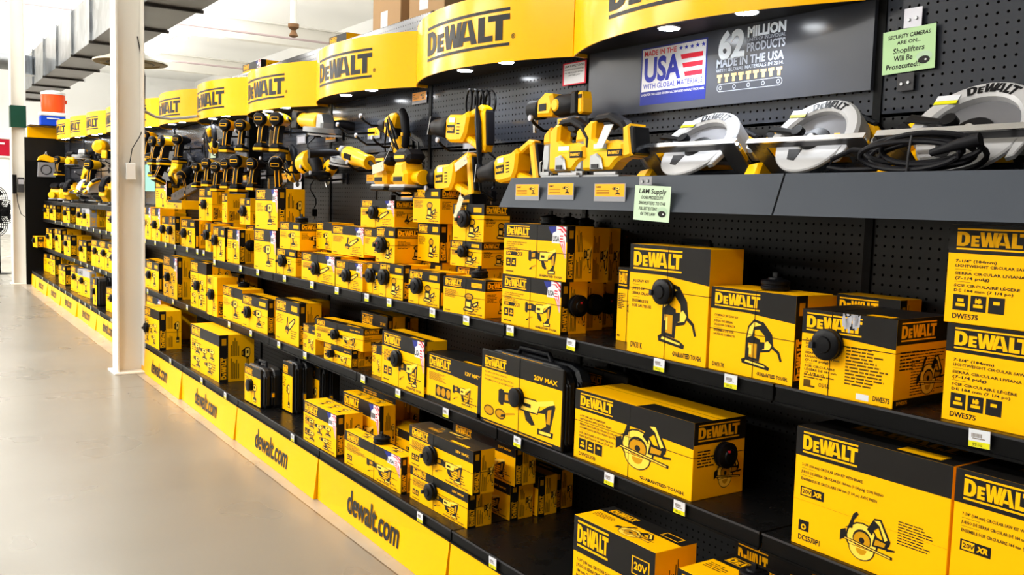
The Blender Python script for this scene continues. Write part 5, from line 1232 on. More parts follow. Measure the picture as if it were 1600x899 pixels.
# ---- things on top of the run
def cardbox(x, y, z, w_, d, h, rz, label, flap=True):
    root = thing('cardboard_box', label, 'box', (x, y, z), (0, 0, R(rz)))
    M = MB(); M.box(0, w_, 0, d, 0, h, CARD, .003); M.flat([rect(w_ * .30, w_ * .55, h * .35, h * .62)], lambda u, v: (u, -.0006, v), WHT)
    for k in range(3): M.flat([rect(w_ * .33, w_ * .52, h * (.42 + .06 * k), h * (.435 + .06 * k))], lambda u, v: (u, -.0009, v), SIL)
    M.flat([rect(w_ * .02, w_ * .98, h * .12, h * .13)], lambda u, v: (u, -.0006, v), CARDD); M.build('carton', root)
    if flap:
        M = MB(); M.add([(w_, 0, h), (w_, d, h), (w_ + .16, d, h - .03), (w_ + .16, 0, h - .03), (w_, 0, h - .004), (w_, d, h - .004), (w_ + .16, d, h - .034), (w_ + .16, 0, h - .034)], [(0, 1, 2, 3), (4, 7, 6, 5), (0, 4, 5, 1), (2, 6, 7, 3), (1, 5, 6, 2), (0, 3, 7, 4)], CARD)
        M.build('flap', root)
    return root
M = MB(); M.box(ENDX, SEAM[0], 2.19, 2.62, 2.20, 2.22, SHF); M.box(ENDX, SEAM[0], 2.6, 2.62, 0, 2.2, SHF)
tag(M.build('top_deck'), 'dark top deck along the whole run behind the headers', 'deck')
cardbox(-4.82, 2.25, 2.222, .34, .3, .33, 0, 'brown cardboard box with a white label on top of the headers', False)
cardbox(-4.36, 2.24, 2.222, .30, .34, .42, 8, 'taller brown cardboard box with open flaps beside the labelled one', True)
M = MB(); M.add([(-4.98, 2.2, 2.225), (-5.18, 2.25, 2.225), (-4.93, 2.3, 2.36), (-4.985, 2.205, 2.221), (-5.185, 2.255, 2.221), (-4.93, 2.305, 2.356)], [(0, 1, 2), (3, 5, 4), (0, 3, 4, 1), (1, 4, 5, 2), (2, 5, 3, 0)], WPL)
tag(M.build('paper_sheet'), 'white paper corner sticking up behind a header', 'paper')
def cooler(x, y, z, r, h, body, lid, label):
    root = thing('drinks_cooler', label, 'cooler', (x, y, z))
    M = MB(); M.lathe([(0, r * .86), (.01, r * .9), (h * .78, r), (h * .80, r * .97), (h * .86, r * .97)], body, 'z', (0, 0, 0), 28); M.build('barrel', root)
    M = MB(); M.lathe([(h * .86, r * 1.0), (h * .93, r * 1.02), (h * .95, r * .9), (h, r * .5)], lid, 'z', (0, 0, 0), 28); M.build('lid', root)
    M = MB(); M.box(r * .9, r * 1.12, -.03, .03, h * .2, h * .28, WPL, .004); M.build('tap', root)
    M = MB(); M.box(-.03, .03, r * .95, r * 1.1, h * .6, h * .72, body, .006); M.build('handle', root)
cooler(-15.57, 2.02, 2.46, .17, .46, ORG, WPL, 'orange barrel cooler with a white lid on top of the far end')
def chest(x, y, z, w_, d, h, body, label):
    root = thing('chest_cooler', label, 'cooler', (x, y, z))
    M = MB(); M.box(0, w_, 0, d, 0, h * .72, body, .012); M.build('body', root)
    M = MB(); M.box(-.006, w_ + .006, -.006, d + .006, h * .73, h, WPL, .012); M.build('lid', root)
    M = MB(); M.box(w_, w_ + .014, d * .25, d * .75, h * .5, h * .58, WPL, .004); M.build('handle', root)
chest(-15.385, 1.80, 2.37, .20, .34, .20, BLUC, 'small blue chest cooler with a white lid in front of the orange one')
M = MB(); M.box(-15.78, -15.16, 1.66, 2.2, 2.362, 2.37, SHF); tag(M.build('top_board'), 'thin black board under the coolers at the far end', 'board')
M = MB(); M.box(-15.72, -15.42, 1.9, 2.14, 2.371, 2.459, WPL, .004); tag(M.build('white_box'), 'white box beneath the orange cooler', 'box')
# ---- neighbouring aisle at the far left
root = thing('wire_rack', 'cream merchandise rack behind the distant column', 'rack', (-20.5, .95, 0))
M = MB()
for k in range(9): M.box(0, .02, .08 * k, .08 * k + .012, .05, 2.0, WPL)
for k in range(24): M.box(.02, .03, 0, .66, .1 + .08 * k, .106 + .08 * k, WPL)
M.box(-.5, -.02, -.3, .7, 0, .16, CREAM); M.box(-.5, 0.0, -.3, .7, 2.0, 2.03, CREAM); M.box(-.45, -.02, .62, .68, .16, 2.0, CREAM); M.build('rack_frame', root)
chest(-19.6, 1.22, 2.031, .40, .62, .42, REDC, 'dark red chest cooler with a white lid left of the distant column')
M = MB(); M.box(-20.2, -19.1, 1.1, 1.9, 2.0, 2.03, CREAM); M.box(-20.2, -20.15, 1.1, 1.15, 0, 2.0, CREAM); M.box(-19.2, -19.15, 1.1, 1.15, 0, 2.0, CREAM); M.box(-20.2, -20.15, 1.85, 1.9, 0, 2.0, CREAM); M.box(-19.2, -19.15, 1.85, 1.9, 0, 2.0, CREAM)
tag(M.build('display_table'), 'tall cream stand carrying the red cooler', 'stand')
def fan(x, y, z, r, label):
    root = thing('floor_fan', label, 'fan', (x, y, z))
    M = MB()
    for k in range(6):
        rr = r * (1 - .15 * k); M.tube([(.03 * (k % 2), rr * math.cos(2 * PI * a / 20), rr * math.sin(2 * PI * a / 20)) for a in range(20)], .006, BLK, 5, True)
    for a in range(16): M.tube([(0.04, 0, 0), (.03, r * math.cos(2 * PI * a / 16), r * math.sin(2 * PI * a / 16))], .004, BLK, 5)
    M.build('grille', root)
    M = MB(); M.lathe([(-.12, .05), (-.1, .08), (-.02, .08), (0, .05)], BLK, 'x', (0, 0, 0), 16)
    for a in range(4):
        t = PI / 2 * a + .4; M.add([(-.01, .05 * math.cos(t), .05 * math.sin(t)), (.02, r * .8 * math.cos(t), r * .8 * math.sin(t)), (-.02, r * .8 * math.cos(t + .8), r * .8 * math.sin(t + .8)), (-.012, .05 * math.cos(t + .5), .05 * math.sin(t + .5))], [(0, 1, 2, 3)], BLK)
    M.build('blades', root)
for k, (y, z, r, l) in enumerate([(1.36, 1.28, .20, 'black fan highest of the cluster at the left edge'), (1.52, 1.05, .20, 'black fan in the middle of the cluster at the left edge'), (1.36, .82, .20, 'black fan lowest of the cluster at the left edge')]):
    fan(-17.5, y, z, r, l)
M = MB(); M.tube([(-17.64, 1.44, 0.012), (-17.64, 1.44, 2.1)], .02, BLK, 8); M.lathe([(0, .18), (.012, .18)], BLK, 'z', (-17.64, 1.44, 0), 20)
tag(M.build('fan_pole'), 'black display pole behind the fans at the left edge', 'pole')
# ================================================================= TOOLS (side view, nose towards -x, wall side +y)
def rotz(a): return Matrix.Rotation(R(a), 4, 'Z')
def t_drill(name='cordless_drill', long=.0, yel=True, cap=True):
    root = thing(name, None, 'power tool')
    M = MB(); c = TY if yel else BLK2
    M.lathe([(-.035, .026), (-.03, .031), (.0, .034), (.055, .036), (.06, .035)], c, 'x', (0, 0, 0), 20); M.build('motor_housing', root)
    M = MB(); M.lathe([(.058, .037), (.064, .039), (.082, .038), (.090, .032), (.093, .018)], BLK, 'x', (0, 0, 0), 20)
    M.box(.0925, .0950, -.022, .022, -.009, .009, TY, .0); M.box(.0948, .0955, -.019, .019, -.006, .006, BLK)
    M.lathe([(.0600, .0385), (.0625, .0395), (.066, .0385)], TY, 'x', (0, 0, 0), 20)
    M.build('rear_cap', root)
    M = MB(); M.lathe([(-.105 - long, .008), (-.098 - long, .013), (-.070, .021), (-.038, .022), (-.034, .026)], BLK, 'x', (0, 0, 0), 18); M.build('chuck', root)
    M = MB(); M.prism([(-.002, -.022), (.060, -.024), (.070, -.060), (.082, -.135), (.028, -.140), (.018, -.075), (.004, -.045)], -.014, .014, BLK2, .005)
    for sy in (-.011, .011): M.tube([(.058, sy, -.030), (.071, sy, -.062), (.083, sy, -.128)], .0022, TY, 5)
    M.box(.030, .074, -.0155, .0155, -.128, -.123, TY); M.build('handle', root)
    M = MB(); M.prism([(-.010, -.030), (.006, -.030), (.012, -.062), (.0, -.066)], -.009, .009, BLK, .002); M.build('trigger', root)
    M = MB(); M.prism([(-.020, -.158), (-.012, -.140), (.088, -.134), (.098, -.148), (.098, -.178), (-.016, -.178)], -.027, .027, BLK, .006)
    M.prism([(-.010, -.170), (-.010, -.160), (.0992, -.156), (.0992, -.171)], -.0282, .0282, TY, .0); M.build('battery', root)
    return root
def t_grinder(corded=True):
    root = thing('angle_grinder', None, 'power tool')
    M = MB(); M.lathe([(-.075, .030), (-.07, .034), (.0, .034), (.06, .029), (.10, .027), (.125, .030), (.135, .026)], TY, 'x', (0, 0, 0), 20); M.box(-.04, .02, -.0355, -.030, -.010, .012, BLK); M.build('motor_housing', root)
    M = MB(); M.prism([(-.130, -.030), (-.135, .0), (-.115, .030), (-.080, .032), (-.074, -.032)], -.028, .028, GRY, .008); M.build('gear_head', root)
    M = MB(); M.lathe([(-.048, .062), (-.045, .063), (-.042, .063)], LGY, 'z', (-.105, 0, 0), 28); M.lathe([(-.052, .014), (-.040, .016), (-.028, .02)], CHR, 'z', (-.105, 0, 0), 14); M.build('disc', root)
    M = MB(); M.lathe([(-.036, .070), (-.020, .070), (-.018, .066)], GRY, 'z', (-.105, .012, 0), 24); M.build('guard', root)
    M = MB(); M.tube([(-.105, -.03, 0), (-.11, -.06, .0), (-.12, -.15, -.01)], [.010, .016, .019], BLK2, 10); M.build('side_handle', root)
    if corded:
        M = MB(); M.tube([(.135, 0, 0), (.17, 0, -.01), (.19, .01, -.06), (.19, .02, -.20)], [.010, .006, .004, .004], BLK, 7); M.build('cord', root)
    else:
        M = MB(); M.prism([(.11, -.035), (.11, .03), (.17, .035), (.175, -.04)], -.03, .03, BLK, .006); M.build('battery', root)
    return root
def t_recip(battery=False, boot=.10):
    root = thing('reciprocating_saw', None, 'power tool')
    M = MB(); M.lathe([(-.21, .022), (-.20, .030), (-.15, .036), (-.10, .044), (-.06, .047), (-.055, .044)], BLK2, 'x', (0, 0, 0), 18); M.build('front_boot', root)
    M = MB(); M.add([(-.232, -.022, -.030), (-.232, .022, -.030), (-.214, .022, .040), (-.214, -.022, .040), (-.229, -.022, -.031), (-.229, .022, -.031), (-.211, .022, .039), (-.211, -.022, .039)], [(0, 1, 2, 3), (4, 7, 6, 5), (0, 4, 5, 1), (1, 5, 6, 2), (2, 6, 7, 3), (3, 7, 4, 0)], CHR)
    M.build('shoe', root)
    M = MB(); M.prism([(-.062, -.046), (-.066, .030), (-.045, .046), (.045, .046), (.085, .060), (.10, .040), (.085, -.020), (.060, -.052), (-.03, -.056)], -.038, .038, TY, .010)
    M.box(-.045, .010, -.0395, -.037, -.022, .008, BLK); put_logo(M, lambda u, v: (u, -.0397, v), -.041, -.014, .013, TY, bars=False, sx=.85)
    for k in range(4): M.box(.025, .045, -.0392, -.037, .012 - .012 * k, .016 - .012 * k, BLK)
    M.box(-.03, .012, -.0400, -.0395, .014, .036, TAGW); M.box(-.03, .012, -.0403, -.0395, .010, .018, TAGY)
    M.build('gear_housing', root)
    M = MB()
    M.prism([(.070, .058), (.150, .085), (.182, .074), (.178, .055), (.150, .060), (.085, .034)], -.020, .020, TY, .006)
    M.prism([(.150, .062), (.180, .066), (.200, -.060), (.196, -.082), (.158, -.080), (.164, -.050)], -.020, .020, TY, .006)
    M.prism([(.060, -.020), (.064, -.050), (.165, -.086), (.168, -.060)], -.020, .020, TY, .006)
    M.build('rear_handle', root)
    M = MB(); M.prism([(.184, .068), (.198, .060), (.212, -.055), (.200, -.058)], -.017, .017, BLK2, .004); M.prism([(.140, .030), (.152, .034), (.156, .0), (.146, -.01)], -.010, .010, BLK, .003); M.build('grip', root)
    if battery:
        M = MB(); M.prism([(.120, -.115), (.118, -.080), (.215, -.070), (.218, -.112)], -.036, .036, BLK, .006); M.box(.13, .205, -.0375, -.034, -.102, -.092, TY); M.build('battery', root)
    return root
def t_sander():
    root = thing('palm_sander', None, 'power tool')
    M = MB(); M.box(-.055, .055, -.045, .045, -.072, -.060, BLK, .004); M.box(-.052, .052, -.043, .043, -.060, -.050, LGY, .003); M.build('pad', root)
    M = MB(); M.prism([(-.045, -.050), (-.048, -.015), (-.034, -.005), (-.030, .02), (.030, .02), (.036, -.005), (.048, -.015), (.045, -.050)], -.038, .038, TY, .010); M.box(-.03, .03, -.0395, -.036, -.040, -.026, BLK); M.build('body', root)
    M = MB(); M.prism([(-.060, .030), (-.050, .052), (-.02, .062), (.03, .060), (.056, .044), (.056, .028), (.030, .014), (-.034, .012)], -.032, .032, BLK2, .010); M.box(-.035, .03, -.034, -.030, .030, .040, TY); M.build('palm_grip', root)
    M = MB(); M.lathe([(.045, .018), (.075, .020), (.095, .024), (.097, .022)], TY, 'x', (0, 0, -.028), 14); M.build('dust_port', root)
    return root
def t_rotary():
    root = thing('screw_gun', None, 'power tool')
    M = MB(); M.lathe([(-.150, .018), (-.145, .034), (-.075, .042), (-.068, .040)], BLK2, 'x', (0, 0, 0), 18); M.build('nose', root)
    M = MB(); M.prism([(-.072, -.040), (-.070, .036), (-.02, .056), (.030, .060), (.045, .044), (.022, -.010), (-.015, -.060)], -.036, .036, TY, .012); M.box(-.055, -.008, -.0375, -.034, -.006, .014, BLK)
    for k in range(4): M.box(-.02 + .010 * k, -.016 + .010 * k, -.0372, -.034, -.040, -.022, BLK)
    M.build('motor_housing', root)
    M = MB(); M.prism([(-.015, -.060), (.022, -.010), (.062, -.060), (.022, -.108)], -.033, .033, BLK2, .008); M.box(-.004, .018, -.0345, -.032, -.075, -.052, TAGW); M.build('collar', root)
    M = MB(); M.T = Matrix.Translation((.040, 0, -.082)) @ Matrix.Rotation(R(52), 4, 'Y'); M.lathe([(-.02, .034), (.0, .040), (.045, .038), (.062, .026), (.064, .01)], TY, 'x', (0, 0, 0), 20)
    for k in range(3): M.box(.008, .034, -.0405, -.036, -.016 + .014 * k, -.010 + .014 * k, BLK)
    M.build('motor_end', root)
    M = MB(); M.tube([(.020, 0, .058), (.050, 0, .064), (.074, 0, .040), (.100, 0, -.040), (.098, 0, -.085), (.075, 0, -.100)], [.016, .021, .022, .020, .018, .016], BLK2, 10); M.box(.085, .105, -.022, .022, -.045, -.030, TY); M.build('handle', root)
    M = MB(); M.tube([(.01, -.05, .040), (.05, -.055, .0), (.10, -.055, -.07), (.13, -.045, -.12), (.08, -.05, -.09), (.03, -.055, -.03), (.0, -.05, .03), (.04, -.052, .02), (.11, -.05, -.05)], .0045, BLK, 7)
    M.tube([(.12, -.03, -.10), (.16, -.03, -.16), (.22, -.02, -.17), (.25, -.01, -.12), (.22, 0, -.07), (.14, 0, -.05)], .0045, BLK, 7); M.tube([(.0, -.05, .0), (-.015, -.05, -.08), (-.02, -.04, -.16), (-.01, -.03, -.22)], .0045, BLK, 7); M.build('cord', root)
    return root
def t_circ(cord=False, marks=True, lean=True):
    """blade side faces the aisle; z = 0 at the sole plate"""
    root = thing('circular_saw', None, 'power tool')
    ro, ri = .118, .084
    outer = [(ro * math.cos(R(a)), .030 + ro * math.sin(R(a))) for a in range(-8, 189, 9)]
    inner = [(ri * math.cos(R(a)), .030 + ri * math.sin(R(a))) for a in range(188, -9, -9)]
    M = MB(); M.prism(outer + inner, -.030, .030, LGY, .006)
    M.prism([(ro * .98 * math.cos(R(a)), .030 + ro * .98 * math.sin(R(a))) for a in range(-8, 189, 9)], .018, .030, LGY, .002)
    F = lambda u, v: (u, -.0306, v)
    def A(u, v):   # lettering bent round the guard
        r = ri + .004 + v; t = PI / 2 - u / (ri + .014)
        return (r * math.cos(t), -.0306, .030 + r * math.sin(t))
    put_logo(M, A, -.040, .0, .022, BLK, bars=False, sx=1.05)
    M.build('upper_guard', root)
    M = MB(); M.lathe([(-.012, ri), (-.008, ri)], mat('blade_steel', (.14, .14, .15), .5, metal=.2), 'y', (0, 0, .030), 30); M.lathe([(-.030, .010), (-.028, .014), (-.020, .016), (-.018, .038), (-.012, .040)], BLK, 'y', (0, 0, .030), 18)
    M.lathe([(-.034, .008), (-.028, .011)], CHR, 'y', (0, 0, .030), 8)
    for k in range(9): M.tube([(.040 * math.cos(R(200 + 14 * k)), -.014, .03 + .040 * math.sin(R(200 + 14 * k))), (.07 * math.cos(R(200 + 14 * k)), -.014, .03 + .07 * math.sin(R(200 + 14 * k)))], .002, BLK, 4)
    for k in range(4): M.box(.045, .060, -.0135, -.012, .020 + .010 * k, .0225 + .010 * k, TY)
    M.build('blade_housing', root)
    M = MB(); g = [(.095 * math.cos(R(a)), .030 + .095 * math.sin(R(a))) for a in range(183, 372, 9)]
    g2 = [(.030 * math.cos(R(a)), .030 + .030 * math.sin(R(a))) for a in range(372, 182, -18)]
    M.prism(g + g2, -.022, -.010, LGY, .003); M.prism([(-.050, .0), (-.012, .0), (-.018, -.034), (-.040, -.030)], -.0232, -.022, DGY)
    M.prism([(.09, .02), (.112, .018), (.098, -.03), (.085, -.035)], -.022, -.010, LGY, .002); M.build('lower_guard', root)
    M = MB(); PL = mat('sole_plate', (.10, .10, .105), .28, metal=.8)
    for (a, b, c, d_) in ((-.155, .165, -.052, -.036), (-.155, .165, .028, .125), (-.155, -.105, -.036, .028), (.115, .165, -.036, .028)): M.box(a, b, c, d_, -.004, 0.0, PL)
    M.box(-.157, .167, -.056, -.052, -.004, .010, CHR); M.build('sole_plate', root)
    M = MB(); M.lathe([(.03, .042), (.05, .046), (.11, .044), (.125, .036)], TY, 'y', (-.02, 0, .050), 20); M.build('motor_housing', root)
    M = MB(); M.prism([(-.165, .012), (-.145, .060), (-.09, .110), (-.03, .150), (.04, .152), (.10, .120), (.13, .080), (.115, .066), (.08, .10), (.03, .126), (-.02, .122), (-.07, .088), (-.115, .040), (-.130, .008)], .034, .068, TY, .008)
    M.prism([(-.05, .150), (.04, .158), (.105, .124), (.095, .112), (.035, .140), (-.04, .136)], .030, .072, BLK2, .005); M.build('rear_handle', root)
    M = MB(); M.prism([(-.190, .020), (-.178, .062), (-.120, .120), (-.085, .118), (-.100, .082), (-.150, .030)], .0, .040, TY, .008); M.prism([(-.186, -.075), (-.190, -.010), (-.150, .0), (-.135, -.070)], .010, .075, TY, .008)
    M.prism([(-.172, .072), (-.158, .086), (-.128, .060), (-.142, .046)], -.004, .044, BLK2, .003); M.lathe([(-.016, .016), (-.010, .022), (.02, .024)], GRY, 'y', (-.180, 0, .028), 16); M.lathe([(-.018, .012), (-.015, .013)], BLK, 'y', (-.180, 0, .028), 14); M.build('motor_tail', root)
    M = MB(); M.prism([(-.130, .048), (-.120, .066), (-.030, .044), (-.034, .034)], -.040, -.032, BLK, .003); M.lathe([(-.046, .014), (-.032, .016)], BLK, 'y', (-.035, 0, .040), 12); M.build('depth_lever', root)
    M = MB(); M.prism([(.118, .002), (.150, .004), (.150, .022), (.130, .040), (.118, .036)], -.020, .020, TY, .004); M.lathe([(-.03, .008), (.03, .008)], CHR, 'y', (.14, 0, .020), 10); M.build('bevel_bracket', root)
    M = MB(); M.box(-.092, -.048, -.0318, -.0306, .098, .116, TAGW); M.box(-.092, -.048, -.0322, -.0306, .094, .102, TAGY); M.build('price_sticker', root)
    return root
def t_jig(cordless=False):
    """z = 0 at the shoe"""
    root = thing('jig_saw', None, 'power tool')
    M = MB(); M.box(-.085, .090, -.034, .034, 0, .006, GRY, .001); M.box(-.085, -.045, -.036, -.030, .006, .018, GRY); M.box(.0, .08, -.036, -.028, .006, .014, LGY); M.build('shoe', root)
    M = MB(); M.prism([(-.088, .020), (-.092, .060), (-.086, .110), (-.052, .112), (-.048, .060), (-.055, .018)], -.028, .028, GRY, .008)
    M.tube([(-.104, -.02, .012), (-.100, -.024, .05), (-.080, -.026, .058), (-.078, -.026, .014)], .0028, CHR, 6); M.tube([(-.11, .02, .012), (-.104, .02, .05), (-.09, .02, .056)], .0028, CHR, 6)
    M.prism([(-.020, .020), (-.020, .064), (.004, .070), (.022, .056), (.030, .022)], -.036, -.026, GRY, .004); M.prism([(-.010, .026), (-.010, .038), (.016, .038), (.016, .026)], -.039, -.034, DGY, .001); M.build('gear_case', root)
    M = MB(); M.prism([(-.060, .020), (-.060, .150), (-.036, .168), (-.014, .168), (-.016, .118), (.010, .104), (.066, .108), (.094, .098), (.100, .060), (.070, .044), (.050, .022)], -.027, .027, TY, .008)
    M.prism([(-.090, .108), (-.086, .140), (-.060, .162), (-.050, .110)], -.027, .027, TY, .006)
    M.box(.040, .092, -.0285, -.026, .060, .080, BLK); put_logo(M, lambda u, v: (u, -.0288, v), .044, .066, .009, TY, bars=False, sx=1.05)
    M.box(-.012, .036, -.0287, -.026, .080, .098, TAGW); M.box(-.012, .036, -.0290, -.026, .077, .084, TAGY); M.build('body', root)
    M = MB(); M.prism([(-.040, .160), (-.020, .186), (.030, .190), (.080, .164), (.112, .120), (.108, .085), (.092, .088), (.090, .116), (.066, .146), (.026, .166), (-.012, .164)], -.020, .020, BLK2, .007)
    M.prism([(.0, .166), (.030, .164), (.048, .150), (.030, .140), (.008, .148)], -.012, .012, BLK, .003); M.build('handle', root)
    if cordless:
        M = MB(); M.prism([(.100, .052), (.094, .140), (.118, .150), (.132, .060)], -.034, .034, TY, .006); M.prism([(.118, .056), (.112, .146), (.132, .140), (.142, .066)], -.030, .030, BLK, .004); M.build('battery', root)
        M = MB(); M.prism([(.040, .150), (.072, .150), (.034, .082), (.008, .086)], -.042, -.040, TAGW); M.build('hang_tag', root)
    return root
def t_multi():
    root = thing('right_angle_drill', None, 'power tool')
    M = MB(); M.lathe([(-.12, .024), (-.115, .034), (-.06, .034), (-.055, .030)], BLK2, 'x', (0, 0, 0), 18); M.tube([(-.105, 0, -.03), (-.105, 0, -.075)], [.010, .007], CHR, 8); M.build('nose', root)
    M = MB(); M.prism([(-.06, -.028), (-.055, .028), (-.02, .046), (.02, .040), (.035, .0), (.02, -.032)], -.032, .032, TY, .010); M.box(-.04, .0, -.0335, -.030, -.012, .010, BLK); M.build('body', root)
    M = MB(); M.lathe([(.015, .028), (.04, .036), (.11, .033), (.13, .028)], BLK2, 'x', (0, 0, .0), 18); M.lathe([(-.034, .020), (-.038, .016)], TY, 'y', (.05, 0, 0), 16); M.build('grip', root)
    M = MB(); M.prism([(.12, -.036), (.124, .034), (.150, .036), (.152, -.036)], -.030, .030, BLK, .005); M.prism([(.148, -.034), (.148, .032), (.166, .034), (.172, .012), (.174, -.030), (.160, -.036)], -.022, .022, TY, .005); M.box(.152, .168, -.0232, -.020, .012, .024, BLK); M.build('battery', root)
    return root
def t_polisher():
    root = thing('rotary_polisher', None, 'power tool')
    M = MB(); M.lathe([(-.03, .035), (-.025, .050), (.03, .055), (.075, .050), (.095, .03)], TY, 'x', (0, 0, 0), 22)
    for k in range(4): M.box(.01 + .015 * k, .016 + .015 * k, -.056, -.050, -.012, .02, BLK)
    M.build('motor_housing', root)
    M = MB(); M.tube([(-.03, 0, 0), (-.06, 0, -.02), (-.07, 0, -.06)], [.03, .028, .02], BLK2, 10); M.lathe([(-.085, .06), (-.07, .062), (-.062, .05)], BLK, 'z', (-.07, 0, 0), 22); M.build('head', root)
    M = MB(); M.tube([(.0, -.04, -.03), (.0, -.1, -.045)], [.012, .018], BLK2, 10); M.build('side_handle', root)
    return root
PROTO = {'drill': t_drill, 'impact': lambda: t_drill('impact_driver'), 'bdrill': lambda: t_drill('hammer_drill', .02), 'kdrill': lambda: t_drill('screwdriver', -.02, False), 'grinder': t_grinder, 'cgrinder': lambda: t_grinder(False),
         'recip': t_recip, 'brecip': lambda: t_recip(True), 'sander': t_sander, 'rotary': t_rotary, 'circ': t_circ, 'jig': t_jig, 'cjig': lambda: t_jig(True), 'multi': t_multi, 'polisher': t_polisher}
_first = {}
def tool(kind, loc, rot, label, group=None, scale=1.0):
    rot = tuple(R(a) for a in rot)
    if kind not in _first:
        r = PROTO[kind](); _first[kind] = r
        r.location = loc; r.rotation_euler = rot; r.scale = (scale,) * 3 if isinstance(scale, (int, float)) else scale; r['label'] = label
        if group: r['group'] = group
        return r
    return dup(_first[kind], loc, rot, label, group, scale)
_hook = []
def hook(x, z, y, label):
    """peg hook: rod from the wall to just under the tool, with a grey end cap"""
    L = 2.148 - y + .03
    if not _hook:
        r = thing('peg_hook', label, 'hook', (x, 2.148, z), (0, 0, 0), 'peg hooks')
        M = MB(); M.tube([(0, 0, 0), (0, -.10, -.012), (0, -.16, -.016), (0, -.20, .006), (0, -.215, .022)], .006, BLK, 8); M.build('rod', r)
        M = MB(); M.lathe([(-.005, .011), (.003, .011)], SIL, 'y', (0, -.219, .026), 12); M.build('end_cap', r)
        M = MB(); M.box(-.012, .012, -.006, 0, -.03, .03, BLK, .002); M.build('bracket', r)
        _hook.append(r); return r
    return dup(_hook[0], (x, 2.148, z), None, label)
for kind, x, y, z, rot, sc, lab, hk in TOOLS:
    tool(kind, (x, y, z), rot, lab, None, sc)
    if hk: hook(x + hk[0], z + hk[1], y, 'hook under the ' + lab)
for x, z, lab in BAREHOOKS: hook(x, z, 2.0, lab)

# ---- tools standing on the ledge
tool('recip', (-2.93, 1.95, 1.530), (0, -6, 0), 'corded reciprocating saw lying across the left end of the grey ledge')
tool('jig', (-2.575, 1.96, 1.484), (0, 0, 0), 'yellow jig saw nearest the left end of the ledge', None, (1.2, 1.1, 1.0))
tool('jig', (-2.465, 1.87, 1.484), (0, 0, 0), 'yellow corded jig saw with a price sticker, middle of the three', None, (1.22, 1.1, 1.04))
tool('cjig', (-2.29, 1.88, 1.484), (0, 0, 0), 'cordless jig saw with a white hang tag and yellow battery', None, (1.32, 1.1, 1.06))
tool('circ', (-1.955, 1.94, 1.528), (-44, 0, 0), 'circular saw with a black lever across the guard, leftmost on the ledge', None, 1.22)
tool('circ', (-1.545, 1.95, 1.536), (-37, 0, 1), 'cordless circular saw at the joint of the two ledges, middle one of three', None, 1.10)
tool('circ', (-1.130, 1.95, 1.530), (-40, 0, 1), 'large corded circular saw behind a coiled black cord', None, 1.24)
def by_label(t): return [o for o in COL.objects if o.get('label', '').startswith(t)][0]
for t_, dx, dz, a in HANGTAGS:
    o = by_label(t_); M = MB(); M.T = Matrix.Translation((dx, -.055, dz)) @ Matrix.Rotation(R(a), 4, 'Y')
    M.box(-.045, .045, -.0008, .0008, -.016, .016, TAN, .0005); M.lathe([(-.0015, .003), (.0015, .003)], GRY, 'y', (.030, 0, 0), 8); M.tube([(.03, 0, 0), (.045, .01, .03), (.05, .03, .07)], .0008, WPL, 4)
    M.build('hang_tag', o)
o = by_label('yellow corded reciprocating saw hanging high'); M = MB()
for k in range(5):
    M.tube([(.055 + .018 * k + .020 * math.cos(2 * PI * t / 14) * (1 + .2 * k), -.01 + .012 * k, .095 + .045 * math.sin(2 * PI * t / 14)) for t in range(14)], .0045, BLK, 6, True)
M.tube([(.13, -.02, .08), (.16, -.03, .02), (.185, -.03, -.10), (.19, -.02, -.22), (.20, .03, -.25)], [.006, .012, .010, .005, .005], BLK, 8)
M.build('cord', o)
root = thing('power_cord', 'thick black coiled power cord tied with a twist, in front of the large circular saw', 'cord', (-1.19, 1.86, 1.462))
M = MB(); rg = random.Random(4)
for k in range(5):
    a, b = .115 + .012 * rg.random(), .030 + .008 * rg.random(); dx, dz = rg.uniform(-.03, .04), .058 + rg.uniform(-.006, .016)
    M.tube([(dx + a * math.cos(2 * PI * t / 26), -.035 + .012 * k + .01 * math.sin(2 * PI * t / 13 + k), dz + b * math.sin(2 * PI * t / 26)) for t in range(26)], .0062, BLK2, 8, True)
M.tube([(-.10, 0, .07), (-.16, -.01, .075), (-.215, -.01, .055), (-.225, -.01, .035), (-.18, -.01, .028), (-.10, 0, .03)], .0062, BLK2, 8)
M.tube([(.05, -.03, .06), (.11, -.035, .075), (.155, -.03, .085)], [.008, .012, .014], BLK2, 10)
M.build('coil', root)
M = MB(); M.tube([(.005, -.045, .02), (.01, -.05, .06), (.005, -.035, .10)], .0028, DGY, 6); M.build('cable_tie', root)

# ---- black carrying bag with tangled straps
root = thing('tool_bag', 'crumpled black bag with tangled straps hanging right of the mint green sheet', 'bag', (-8.30, 2.10, 1.66))
M = MB(); rg = random.Random(11)
M.prism([(-.30, -.16), (-.34, .0), (-.22, .09), (-.05, .05), (.10, .12), (.28, .06), (.36, -.03), (.30, -.15), (.10, -.10), (-.10, -.18)], -.03, .03, BLK2, .02); M.build('bag_body', root)
M = MB()
for k in range(7):
    a = rg.uniform(-.3, .2)
    M.tube([(a + .10 * t + rg.uniform(-.04, .04), -.045 + rg.uniform(-.01, .01), .10 * math.sin(t * 1.1 + k) - .02 * t) for t in range(5)], .011, BLK, 6)
M.build('strap', root)
